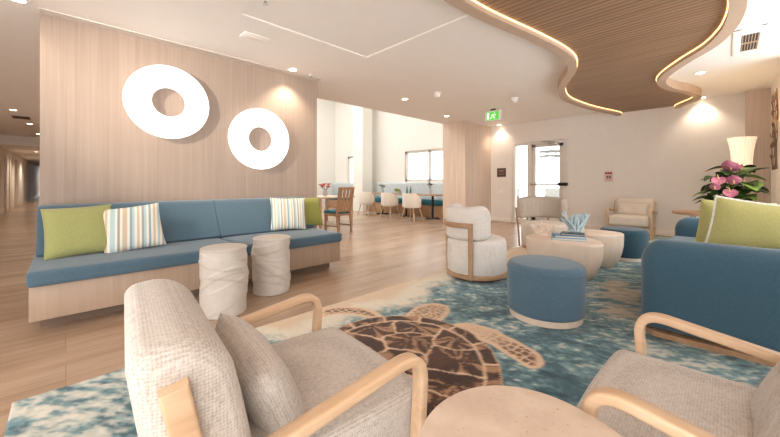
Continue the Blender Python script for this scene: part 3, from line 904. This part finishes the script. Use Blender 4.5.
def sweep_x(pts, wx, wt, r=.011):
    """bar of width wx along X and thickness wt in the path plane (a path in a YZ plane)"""
    bm = NB(); rings = []; n = len(pts); pts = [Vector(p) for p in pts]
    se = rrect(wx, wt, r, 3)
    for i, p in enumerate(pts):
        tg = (pts[min(n-1, i+1)]-pts[max(0, i-1)]).normalized(); nr = Vector((1, 0, 0)).cross(tg)
        rings.append([tuple(p+Vector((1, 0, 0))*a+nr*b) for a, b in se])
    return loft(bm, rings)

def lumbar(label, loc, rz, mat='boucle', w=.50, h=.27):
    o = obj('lumbar_pillow', pillow(NB(), w, h, .14, TR(0, 0, 0, R(90))), mat, angle=70)
    o.location = loc; o.rotation_euler = (R(-22), 0, rz); tag(o, label, 'cushion', 'armchair lumbar pillows'); return o
def at_chair(loc, rz, x, y, z):
    c, s = math.cos(rz), math.sin(rz); return (loc[0]+c*x-s*y, loc[1]+s*x+c*y, z)
A1 = ((-1.035, .43, FZ), R(-5.5))
A2 = ((.13, 1.3, FZ), R(90))
A3 = ((-1.38, 8.33, FZ), R(180))
armchair('oak and oatmeal tweed armchair seen from behind, at the near left on the rug', *A1)
armchair('oak and oatmeal tweed armchair at the near right, in front of the blue sofa', *A2)
armchair('oak armchair facing forward against the back wall beyond the coffee tables', *A3, W=.66, seatmat='cream_cloth')
lumbar('oatmeal tweed lumbar pillow in the armchair seen from behind', at_chair(A1[0], A1[1], 0, -.005, .505), PI+A1[1])
lumbar('oatmeal tweed lumbar pillow in the near right armchair', at_chair(A2[0], A2[1], 0, -.005, .505), R(90)+PI)
lumbar('cream lumbar pillow in the armchair against the back wall', at_chair(A3[0], A3[1], 0, .0, .555), 0, 'cream_cloth', .52, .26)

# ================================================================== FOREGROUND SIDE TABLE
t = thing('side_table', 'round pale travertine side table between the two near armchairs', 'side table', (-.262, .66, FZ))
outl = [(.242*(1+.035*math.cos(2*a+.9)+.02*math.cos(3*a))*math.cos(a), .242*(1+.035*math.cos(2*a+.9)+.02*math.cos(3*a))*math.sin(a)) for a in [2*PI*k/72 for k in range(72)]]
obj('tabletop', prism(NB(), outl, .505, .538, .008, 4), 'stone', t)
obj('pedestal', lathe(NB(), [(0, .02), (.06, .02), (.05, .06), (.045, .3), (.06, .46), (.09, .506), (0, .506)], 32), 'stone', t)
obj('base', lathe(NB(), [(0, 0), (.17, 0), (.172, .012), (.16, .022), (0, .022)], 48), 'stone', t)

# ================================================================== POUFS
def pouf(x, y, z, r, h, mat, label):
    t = thing('pouf', label, 'pouf', (x, y, z), 0, 'round blue poufs')
    obj('base', lathe(NB(), [(0, 0), (r-.022, 0), (r-.018, .004), (r-.018, .05), (0, .05)], 64), 'table_wood', t)
    prof = [(0, .048), (r-.02, .048), (r-.004, .056), (r, .075), (r+.002, h*.5), (r, h-.05)]
    for k in range(1, 8):
        a = PI/2*k/7; prof.append((r-.045+.045*math.cos(a), h-.045+.045*math.sin(a)))
    prof += [(r*.6, h+.006), (r*.3, h+.009), (0, h+.01)]
    obj('upholstery', lathe(NB(), prof, 64), mat, t, angle=60)
    obj('seam', tube(NB(), [((r+.001)*math.cos(2*PI*k/64), (r+.001)*math.sin(2*PI*k/64), h-.052) for k in range(64)], .004, 6, True), mat, t)
pouf(-1.055, 2.82, FZ, .292, .44, 'pouf_blue', 'round blue pouf in the middle of the rug before the coffee tables')
pouf(-1.06, 5.78, FZ, .29, .43, 'navy', 'dark blue pouf behind the coffee tables, beside the sofa')

# ================================================================== COFFEE TABLES
def egg(label, x, y, rz, a, b, h, low):
    t = thing('coffee_table', label, 'coffee table', (x, y, FZ), rz, 'egg shaped coffee tables')
    n = 80
    O = [(a*math.cos(q)*(1+.10*math.cos(q)), b*math.sin(q)*(1-.10*math.cos(q))) for q in [2*PI*k/n for k in range(n)]]
    rings = []
    for z, s in ((0, low), (.01, low+.03), (.05, low+.12), (.11, low+.2), (.19, low+.265), (.28, .99), (h-.035, 1), (h-.012, 1), (h-.003, .994), (h, .98)):
        rings.append([(px*s, py*s, z) for px, py in O])
    obj('bowl_base', loft(NB(), rings), 'table_wood', t, angle=60)
    obj('tabletop', prism(NB(), [(px*.975, py*.975) for px, py in O], h-.004, h+.006, .003, 2), 'table_wood', t)
egg('nearer egg shaped coffee table with books and coral on it', -1.40, 4.24, R(-24), .44, .35, .42, .68)
egg('farther egg shaped coffee table partly behind the one with books', -1.28, 5.02, R(20), .33, .29, .43, .68)
TZ = FZ+.426
def book(label, x, y, z, rz, w, dd, th, mat):
    t = thing('book', label, 'book', (x, y, z), rz, 'books on the coffee table')
    bm = NB()
    for zz in (.0025, th-.0025): box(bm, (0, 0, zz), (w, dd, .005), .001)
    box(bm, (-w/2+.003, 0, th/2), (.006, dd, th), .001)
    obj('cover', bm, mat, t); obj('pages', box(NB(), (.002, 0, th/2), (w-.014, dd-.014, th-.01)), 'page', t)
book('pale blue book, widest and lowest in the coffee table stack', -1.31, 4.22, TZ, R(18), .36, .27, .026, 'book_pale')
book('mid blue book in the middle of the coffee table stack', -1.32, 4.23, TZ+.0262, R(26), .32, .25, .026, 'book_blue')
book('navy book on top of the coffee table stack', -1.28, 4.26, TZ+.0524, R(12), .24, .19, .02, 'book_navy')

def coral(name, label, loc, mat, h, spread, fan, seed, nb, base_r):
    rg = random.Random(seed)
    t = thing(name, label, 'coral', loc, 0)
    bm = NB()
    def grow(p, dr, ln, r, depth):
        pts = [p]; q = Vector(p); d_ = Vector(dr)
        for k in range(4):
            d_ = (d_+Vector((rg.uniform(-.2, .2), rg.uniform(-.2, .2)*fan, rg.uniform(0, .2)))).normalized()
            q = q+d_*ln/4; pts.append(q.copy())
        tube(bm, pts, [r, r*.95, r*.9, r*.85, r*.6], 7)
        if depth:
            for s in (-1, 1):
                a = R(rg.uniform(18, 36))*s
                nd = Matrix.Rotation(a, 3, 'Y') @ d_; nd = Matrix.Rotation(a*fan*rg.uniform(-1, 1), 3, 'X') @ nd
                grow(pts[-1-rg.randint(0, 1)], nd, ln*.8, r*.78, depth-1)
    for k in range(nb):
        u = (k+.5)/nb*2-1
        grow(Vector((u*base_r, rg.uniform(-.3, .3)*base_r, 0.01)), Vector((u*spread, rg.uniform(-.5, .5)*spread*fan, 1)).normalized(), h*.42, base_r*.16+.012, 2)
    o = obj('branches', bm, mat, t, angle=70)
    obj('foot', lathe(NB(), [(0, 0), (base_r*1.15, 0), (base_r*1.1, .012), (base_r*.6, .024), (0, .026)], 24), mat, t)
    o.rotation_euler = (0, 0, 0); return t
cb = coral('coral_ornament', 'upright pale blue coral fan on the coffee table behind the books', (-1.30, 4.47, TZ), 'coral_blue', .30, .55, .3, 5, 7, .07)
cb.rotation_euler = (0, 0, R(45))
coral('coral_ornament', 'low cream coral cluster left of the blue coral on the coffee table', (-1.66, 4.36, TZ), 'coral_cream', .15, 1.2, 1.0, 8, 9, .075)

# ================================================================== BARREL CHAIR, LOUNGE CHAIR
def band(bm, a0, a1, rin, rout, zb, zt, n=40, lm=.9):
    """curved padded back: angles in degrees, heights as functions of the angle's fraction -1..1"""
    rings = []
    for k in range(n+1):
        u = -1+2*k/n; uu = math.sin(u*PI/2); ang = R((a0+a1)/2+(a1-a0)/2*uu)
        q = 1.0
        lim = lm
        if abs(uu) > lim: q = math.sqrt(max(.02, 1-((abs(uu)-lim)/(1-lim))**2))
        z0, z1 = zb(uu), zt(uu); rm = (rin+rout)/2; th = (rout-rin)*q; h = (z1-z0)*(.4+.6*q); zc = z0+(z1-z0)/2*(.8+.2*q)
        rr = min(th, h)*.49
        ring = []
        for a, b in rrect(th, h, rr, 5):
            r_ = rm+a; ring.append((r_*math.cos(ang), r_*math.sin(ang), zc+b))
        rings.append(ring)
    return loft(bm, rings)

def drum_seat(r, z0, z1, bev=.05):
    prof = [(0, z0), (r-.01, z0), (r, z0+.01), (r+.004, (z0+z1)/2), (r, z1-bev)]
    for k in range(1, 7): prof.append((r-bev+bev*math.cos(PI/2*k/6), z1-bev+bev*math.sin(PI/2*k/6)))
    return prof+[(r*.5, z1+.012), (0, z1+.015)]

t = thing('barrel_chair', 'pale tweed barrel chair with timber back rail, seen from behind', 'barrel chair', (-2.07, 3.45, FZ), R(-28))
obj('base_plinth', lathe(NB(), [(0, 0), (.29, 0), (.29, .03), (0, .03)], 56), 'plinth', t)
obj('base_ring', lathe(NB(), [(0, .03), (.335, .03), (.345, .036), (.345, .07), (.335, .075), (0, .075)], 64), 'oak_dark', t)
obj('seat', lathe(NB(), drum_seat(.335, .075, .46, .06), 64), 'boucle_light', t, angle=60)
obj('back_shell', band(NB(), -90-88, -90+88, .25, .355, lambda u: .45, lambda u: .81+.05*u*u, 48, .72), 'boucle_light', t, angle=60)
rail = NB(); a0, a1 = -90-52, -90+52
se = rrect(.03, .055, .008, 3)
loft(rail, [[((.37+a)*math.cos(R(q)), (.37+a)*math.sin(R(q)), .62+b) for a, b in se] for q in np.linspace(a0, a1, 24)])
obj('back_rail', rail, 'oak_dark', t)
for q in (a0+3, a1-3):
    p = NB(); ca, sa = math.cos(R(q)), math.sin(R(q))
    se2 = rrect(.028, .05, .007, 3)
    rg_ = []
    for z, off in ((.035, .350), (.3, .361), (.645, .372)):
        rg_.append([((off+a)*ca-b*sa, (off+a)*sa+b*ca, z) for a, b in se2])
    obj('back_post', loft(p, rg_), 'oak_dark', t)

t = thing('lounge_chair', 'taupe bolster backed lounge chair facing the coffee tables before the glass door', 'lounge chair', (-2.15, 5.75, FZ), R(-138))
obj('base_ring', lathe(NB(), [(0, 0), (.36, 0), (.37, .01), (.37, .05), (0, .05)], 64), 'oak_dark', t)
obj('seat', lathe(NB(), drum_seat(.37, .05, .43, .05), 64), 'cream_cloth', t, angle=60)
obj('bolster_back', band(NB(), -90-80, -90+80, .31, .44, lambda u: .47, lambda u: .85-.03*u*u), 'taupe', t, angle=60)
for q in (-90-70, -90+70, -90-30, -90+30):
    p = NB(); ca, sa = math.cos(R(q)), math.sin(R(q)); out = abs(q+90) > 50
    if out:
        loft(p, [[((off+a)*ca-b*sa, (off+a)*sa+b*ca, z) for a, b in rrect(.03, .05, .007, 3)] for z, off in ((.0, .40), (.3, .42), (.66, .455))])
        obj('side_post', p, 'oak_dark', t)
    else:
        tube(p, [(.36*ca, .36*sa, .38), (.37*ca, .37*sa, .53)], .016, 8); obj('back_peg', p, 'oak_dark', t)

# ================================================================== SOFA
t = thing('sofa', 'blue sofa with thick rounded arms standing on the right side of the rug', 'sofa', (0, 0, FZ))
def arc(cx, cy, r, a0, a1, n=8): return [(cx+r*math.cos(R(a0+(a1-a0)*k/n)), cy+r*math.sin(R(a0+(a1-a0)*k/n))) for k in range(n+1)]
SX0, SX1, SY0, SY1 = -.455, .49, 2.95, 5.45; T = .28
outer = arc(SX0+.12, SY0+.12, .12, 180, 270)+arc(SX1-.3, SY0+.3, .3, 270, 360)+arc(SX1-.3, SY1-.3, .3, 0, 90)+arc(SX0+.12, SY1-.12, .12, 90, 180)
hT = T/2
mid = [(SX0+.002+.14*k/8, SY0+hT) for k in range(9)]+arc(SX1-.34, SY0+hT+.2, .2, 270, 360)+arc(SX1-.34, SY1-hT-.2, .2, 0, 90)+[(SX0+.142-.14*k/8, SY1-hT) for k in range(9)]
rings = []; nm = len(mid)
for k, p in enumerate(mid):
    a, b = Vector(mid[max(0, k-1)]), Vector(mid[min(nm-1, k+1)]); tg = (b-a).normalized(); nr = Vector((tg.y, -tg.x))
    dd = min(1, (p[0]-SX0)/.142) if (k < 9 or k >= nm-9) else 1
    q = math.sqrt(max(.0004, 1-(1-dd)**2)); hgt = .645-.16*(1-q)
    rings.append([(p[0]+nr.x*u, p[1]+nr.y*u, .035+hgt/2+w_) for u, w_ in rrect(max(.012, T*q), hgt, max(.005, .125*q), 7)])
obj('shell', loft(NB(), rings), 'sofa_blue', t, angle=60)
def so(dx): return [(x+(.0 if x > 0 else dx), y) for x, y in outer]
obj('plinth', prism(NB(), inset(outer, .03), 0, .035, 0), 'oak_dark', t)
for a, b in ((SY0+T+.005, (SY0+SY1)/2-.003), ((SY0+SY1)/2+.003, SY1-T-.005)):
    obj('seat_cushion', cushion(NB(), (.66, b-a, .16), .05, .014, TR(SX0+.31, (a+b)/2, .385)), 'sofa_blue', t, angle=60)
obj('seat_base', quad_box(SX0+.02, SX1-T+.02, SY0+T-.02, SY1-T+.02, .06, .31, .02), 'sofa_blue', t)
cushion_thing('scatter_pillow', 'lime green pillow with white fringed edge at the near end of the blue sofa', .56, .50, .17, 'green_lightened', (.15, 3.53, .72), R(20), R(10), 'sofa pillows', R(8), 'white_piping')
cushion_thing('scatter_pillow', 'lime green pillow standing behind the fringed one on the blue sofa', .50, .46, .16, 'green_lightened', (.03, 4.15, .72), R(25), R(10), 'sofa pillows', R(3))

# ================================================================== CONSOLE, PLANT, LAMP beyond the sofa
t = thing('side_table', 'timber topped side table behind the far end of the blue sofa', 'side table', (-.06, 6.82, FZ), 0)
obj('tabletop', prism(NB(), [(.56*math.cos(q), .46*math.sin(q)) for q in [2*PI*k/64 for k in range(64)]], .615, .655, .008, 3), 'oak_dark', t)
for q in (40, 140, 220, 320):
    obj('leg', tube(NB(), [(.40*math.cos(R(q)), .32*math.sin(R(q)), .616), (.46*math.cos(R(q)), .37*math.sin(R(q)), 0)], [.024, .016], 12), 'oak_dark', t)

def leafmesh(bm, base, dirv, ln, wd, droop=.3, heart=True):
    d_ = Vector(dirv).normalized(); side = d_.cross(Vector((0, 0, 1)))
    if side.length < .1: side = Vector((1, 0, 0))
    side.normalize(); up = side.cross(d_).normalized()
    n = 8; rows = []
    for i in range(n+1):
        s = i/n
        w = wd*(math.sin(PI*min(1, s*.93+.07))**.7)*(1-.45*s)*1.25
        if i == n: w = .002
        c = Vector(base)+d_*(ln*(s-.12 if heart else s))-Vector((0, 0, 1))*(droop*ln*s*s)
        row = []
        for q in (-1, -.5, 0, .5, 1):
            back = -d_*(ln*.10*abs(q)) if (heart and i < 2) else Vector((0, 0, 0))
            row.append(bm.verts.new(c+side*(q*w)+up*(abs(q)**1.5*w*.28)+back))
        rows.append(row)
    for A, B in zip(rows, rows[1:]):
        for k in range(4): bm.faces.new((A[k], A[k+1], B[k+1], B[k]))

t = thing('potted_anthurium', 'potted plant with dark glossy leaves and mauve pink flowers behind the sofa', 'potted plant', (.10, 6.78, .656))
obj('pot', lathe(NB(), [(0, 0), (.09, 0), (.11, .03), (.12, .11), (.12, .13), (.105, .13), (.10, .1), (0, .1)], 40), 'pot', t)
rg = random.Random(12)
dark, lite, stems = NB(), NB(), NB()
for k in range(70):
    a = rg.uniform(0, 2*PI); el = rg.uniform(-.15, .9); rad = rg.uniform(.12, .40); hh = rg.uniform(.08, .62)-.25*(rad-.2)
    p = Vector((math.cos(a)*rad*.75, math.sin(a)*rad*.75, hh+.08)); dr = Vector((math.cos(a), math.sin(a), el*.35-.05))
    if p.x+.10+.24*dr.x > .30: p.x -= .14; dr.x *= .4
    if p.z+.26*dr.z < .12: dr.z = abs(dr.z)+.15
    leafmesh(dark if k % 4 else lite, p, dr, rg.uniform(.17, .28), rg.uniform(.075, .125), rg.uniform(.1, .5))
    tube(stems, [(p.x*.05, p.y*.05, .1), (p.x*.5, p.y*.5, .1+hh*.45), tuple(p)], .005, 5)
for a, ln in ((R(38), .34), (R(55), .3), (R(20), .28)):
    p = Vector((math.cos(a)*.12, math.sin(a)*.12, .60)); leafmesh(dark, p, (math.cos(a), math.sin(a), .35), ln, .05, .1)
obj('leaves', dark, 'leaf', t, recalc=False); obj('leaves', lite, 'leaf_light', t, recalc=False); obj('stems', stems, 'leaf_light', t)
for i, (x, z, dy, s) in enumerate(((-.10, .62, -.42, 1.25), (-.27, .50, -.40, 1.0), (-.06, .44, -.48, 1.05), (-.12, .33, -.5, 1.0), (-.32, .36, -.3, .8), (.0, .68, -.2, .9))):
    # facing the sofa
    ca, sa = math.cos(R(45.6)), math.sin(R(45.6))
    p = Vector((x*ca-dy*sa*-.0, x*sa+dy*.6, z))
    b = NB(); leafmesh(b, p, (rg.uniform(-.6, .2), -.55, -.75 if i % 2 else .45), .15*s, .075*s, -.15)
    f = obj('flower', b, 'flower', t, recalc=False)
    obj('spadix', tube(NB(), [p+Vector((0, -.015, .0)), p+Vector((-.01, -.05, .06*s))], [.009, .004], 7), 'flower_core', f)

t = thing('floor_lamp', 'lamp with a flared white pleated shade glowing behind the flowering plant', 'lamp', (.15, 7.52, FZ))
obj('base', lathe(NB(), [(0, 0), (.15, 0), (.15, .02), (.02, .03), (0, .03)], 40), 'oak_dark', t)
obj('pole', tube(NB(), [(0, 0, .02), (0, 0, 1.5)], .012, 12), 'oak_dark', t)
def pleat(r, a, z): return r+.008*math.sin(a*26)
sh = NB()
lathe(sh, [(.108, 1.36), (.111, 1.45), (.120, 1.58), (.138, 1.70), (.158, 1.79), (.153, 1.79), (.133, 1.70), (.115, 1.58), (.106, 1.45), (.103, 1.36)], 204, (0, 0, 0), pleat)
obj('lamp_shade', sh, 'shade', t, angle=80)
ld = bpy.data.lights.new('lamp_bulb', 'POINT'); ld.energy = 9; ld.color = (1, .78, .5); ld.shadow_soft_size = .05
lo = bpy.data.objects.new('lamp_bulb', ld); C.objects.link(lo); lo.parent = t; lo.location = (0, 0, 1.66)

# ================================================================== DINING ROOM
def tub_chair():
    t = thing('tub_chair', '', 'dining chair', (0, 0, 0), 0, 'white tub chairs along the banquette')
    obj('shell', band(NB(), -90-112, -90+112, .245, .285, lambda u: .40, lambda u: .80-.16*max(0, abs(u)-.5)/.5), 'chair_white', t, angle=60)
    obj('seat', lathe(NB(), drum_seat(.25, .38, .47, .03), 40), 'chair_white', t, angle=60)
    for sx in (-1, 1):
        for sy in (-1, 1):
            obj('leg', tube(NB(), [(sx*.15, sy*.15, .385), (sx*.24, sy*.23, 0)], [.022, .014], 10), 'oak', t)
    return t
tc = tub_chair()
tc.location = (-6.45, 7.22, 0); tc.rotation_euler = (0, 0, R(6))
tc['label'] = 'white tub dining chair nearest the timber column'
dup(tc, (-7.43, 7.28, 0), R(2), 'white tub dining chair in the middle of the three at the banquette')
dup(tc, (-8.62, 7.36, 0), R(8), 'white tub dining chair farthest from the timber column, by the white pillar')

dt = thing('dining_table', 'small dining table behind the tub chair nearest the timber column', 'dining table', (-6.35, 8.05, 0), 0, 'dining tables along the banquette')
obj('tabletop', quad_box(-.42, .42, -.38, .38, .715, .75, .006), 'oak_dark', dt)
obj('column', tube(NB(), [(0, 0, .02), (0, 0, .716)], .035, 14), 'black', dt)
cr = box(NB(), (0, 0, .012), (.55, .06, .024), .006); box(cr, (0, 0, .012), (.06, .55, .024), .006)
obj('base', cr, 'black', dt)
dup(dt, (-7.45, 8.05, 0), 0, 'small dining table behind the middle tub chair at the banquette')
dup(dt, (-8.6, 8.05, 0), 0, 'small dining table at the white pillar end of the banquette')
lt = thing('dining_table', 'dining table with the red flowers beside the slatted chair', 'dining table', (-7.6, 4.95, 0), 0)
obj('tabletop', quad_box(-.65, .65, -.55, .55, .715, .75, .006), 'table_wood', lt)
for sx in (-1, 1):
    for sy in (-1, 1): obj('leg', box(NB(), (sx*.58, sy*.48, .358), (.06, .06, .716), .005), 'oak', lt)

def banquette(label, x0, x1, y1=DY-.012):
    t = thing('banquette', label, 'banquette', (0, 0, 0), 0, 'dining banquettes')
    obj('base', quad_box(x0, x1, y1-.52, y1, 0, .36, .004), 'oak_dark', t)
    obj('seat', cushion(NB(), (x1-x0, .56, .16), .05, .008, TR((x0+x1)/2, y1-.27, .44)), 'teal', t, angle=60)
    obj('backrest', cushion(NB(), (x1-x0, .16, .60), .05, 0, TR((x0+x1)/2, y1-.085, .81)), 'banq_grey', t, angle=60)
banquette('long grey backed banquette with teal seat behind the three tub chairs', -9.9, -5.65)
banquette('shorter grey backed banquette in the corner left of the white pillar', -12.95, -10.6)

t = thing('slat_back_chair', 'timber slat backed dining chair with a blue seat, by the red flowers', 'dining chair', (-6.16, 4.38, 0), R(94))
obj('seat', cushion(NB(), (.44, .42, .07), .025, .008, TR(0, .02, .455)), 'teal', t, angle=60)
obj('seat_frame', box(NB(), (0, .01, .40), (.44, .42, .05), .006), 'oak_dark', t)
for s in (-1, 1):
    obj('rear_leg', sweep_x([Vector(p) for p in ((s*.19, -.25, 0), (s*.19, -.20, .42), (s*.205, -.31, 1.0))], .04, .035), 'oak_dark', t)
    obj('front_leg', box(NB(), (s*.195, .19, .2), (.04, .04, .4), .005), 'oak_dark', t)
    obj('stretcher', box(NB(), (s*.19, -.02, .15), (.022, .42, .03), .004), 'oak_dark', t)
for q in (-.135, -.045, .045, .135):
    obj('slat', sweep_x([Vector(p) for p in ((q, -.215, .50), (q*1.05, -.305, .97))], .062, .014, .005), 'oak_dark', t)
obj('top_rail', box(NB(), (0, -.308, .98), (.44, .03, .06), .006), 'oak_dark', t)
obj('lower_rail', box(NB(), (0, -.213, .49), (.38, .025, .05), .005), 'oak_dark', t)

def vase(label, x, y, z, mats, n, h, seed, r=.045):
    t = thing('flower_vase', label, 'vase', (x, y, z), 0, 'flower vases on the dining tables')
    obj('vessel', lathe(NB(), [(0, 0), (r*.8, 0), (r, h*.25), (r*.75, h*.5), (r*.55, h*.55), (r*.45, h*.55), (0, h*.3)], 24), 'vase', t)
    rg = random.Random(seed); st = NB()
    for k in range(n):
        a = 2*PI*k/n; e = (math.cos(a)*r*rg.uniform(.6, 2.4), math.sin(a)*r*rg.uniform(.6, 2.4), h*rg.uniform(.75, 1.1))
        tube(st, [(0, 0, h*.4), (e[0]*.5, e[1]*.5, h*.65), e], .004, 5)
        bl = NB()
        for j in range(7): leafmesh(bl, e, (math.cos(j*.9+k), math.sin(j*.9+k), .5), h*.24, h*.11, -.1, False)
        obj('bloom', bl, mats, t, recalc=False)
    obj('stems', st, 'leaf', t)
vase('vase of coral red flowers on the table beyond the green bench pillow', -7.6, 5.0, .75, 'red', 9, .30, 2, .07)
vase('small flower vase on the table at the pillar end of the banquette', -8.55, 8.0, .75, 'branch', 5, .26, 3)
vase('small flower vase on the table nearest the timber column', -6.4, 8.0, .75, 'branch', 5, .32, 4)
t = thing('herb_planter', 'yellow green herb planter on the middle dining table', 'planter', (-7.75, 7.95, .75))
obj('trough', quad_box(-.13, .13, -.05, .05, 0, .07, .006), 'vase', t)
hb = NB(); rg = random.Random(9)
for k in range(60): leafmesh(hb, (rg.uniform(-.12, .12), rg.uniform(-.04, .04), .06), (rg.uniform(-.5, .5), rg.uniform(-.5, .5), 1), rg.uniform(.07, .13), .014, 0, False)
obj('herbs', hb, 'sprig', t, recalc=False)
bt = None
for i, (x, lab) in enumerate(((-7.35, 'slim bottle nearest the herb planter on the middle dining table'), (-7.2, 'slim bottle at the column side of the middle dining table'))):
    t = thing('bottle', lab, 'bottle', (x, 7.98, .75), 0, 'bottles on the middle dining table')
    obj('body', lathe(NB(), [(0, 0), (.03, 0), (.032, .02), (.032, .13), (.014, .17), (.012, .21), (0, .21)], 20), 'bottle', t)
    obj('cap', lathe(NB(), [(0, .205), (.015, .205), (.015, .235), (0, .235)], 16), 'black', t)

# things outside seen through the glass
t = thing('hanging_lantern', 'dark lantern hanging outside beyond the glass door', 'lantern', (-4.7, 13.2, 2.0))
obj('rod', tube(NB(), [(0, 0, .3), (0, 0, 1.1)], .015, 6), 'patio_grey', t)
lg = tube(NB(), [(.42*math.cos(2*PI*k/28), .42*math.sin(2*PI*k/28), .12) for k in range(28)], .03, 6, True)
tube(lg, [(.42*math.cos(2*PI*k/28), .42*math.sin(2*PI*k/28), .3) for k in range(28)], .025, 6, True)
for q in range(4): tube(lg, [(.42*math.cos(q*PI/2), .42*math.sin(q*PI/2), .12), (.42*math.cos(q*PI/2), .42*math.sin(q*PI/2), .3)], .018, 6)
for q in range(2): tube(lg, [(-.42*math.cos(q*PI/2), -.42*math.sin(q*PI/2), .3), (.42*math.cos(q*PI/2), .42*math.sin(q*PI/2), .3)], .018, 6)
obj('cage', lg, 'patio_grey', t)
def patio_chair(x, y, rz, label):
    t = thing('patio_chair', label, 'patio chair', (x, y, -.02), rz, 'patio chairs outside')
    obj('seat', cushion(NB(), (.6, .6, .14), .04, .01, TR(0, 0, .42)), 'banq_grey', t)
    obj('backrest', cushion(NB(), (.6, .14, .5), .04, 0, TR(0, -.3, .68, R(10))), 'banq_grey', t)
    for sx in (-1, 1):
        for sy in (-1, 1): obj('leg', box(NB(), (sx*.3, sy*.28, .3), (.05, .05, .6), .004), 'patio_grey', t)
        obj('arm', box(NB(), (sx*.3, 0, .6), (.07, .65, .04), .006), 'patio_grey', t)
patio_chair(-5.9, 12.0, R(150), 'grey patio chair outside, seen through the fixed side pane')
patio_chair(-4.2, 11.9, R(190), 'grey patio chair outside, seen through the glass door leaf')

# ================================================================== WORLD, LIGHT, CAMERA
w = bpy.data.worlds.new('daylight'); bpy.context.scene.world = w; w.use_nodes = True
bg = w.node_tree.nodes['Background']; bg.inputs['Color'].default_value = (1.0, 1.0, .995, 1); bg.inputs['Strength'].default_value = 3.9

cam = bpy.data.cameras.new('camera'); co = bpy.data.objects.new('camera', cam); C.objects.link(co)
f_px = 331.0; cam.sensor_width = 36; cam.lens = 36*f_px/780; cam.clip_start = .02; cam.clip_end = 200
co.location = (0, 0, 1.1); co.rotation_euler = (R(90), 0, R(45.6))
cam.shift_y = -(218.5-183.0)/780
bpy.context.scene.camera = co
vs_ = bpy.context.scene.view_settings
vs_.view_transform = 'Standard'; vs_.look = 'None'; vs_.gamma = 1; vs_.use_curve_mapping = False; vs_.exposure = .1
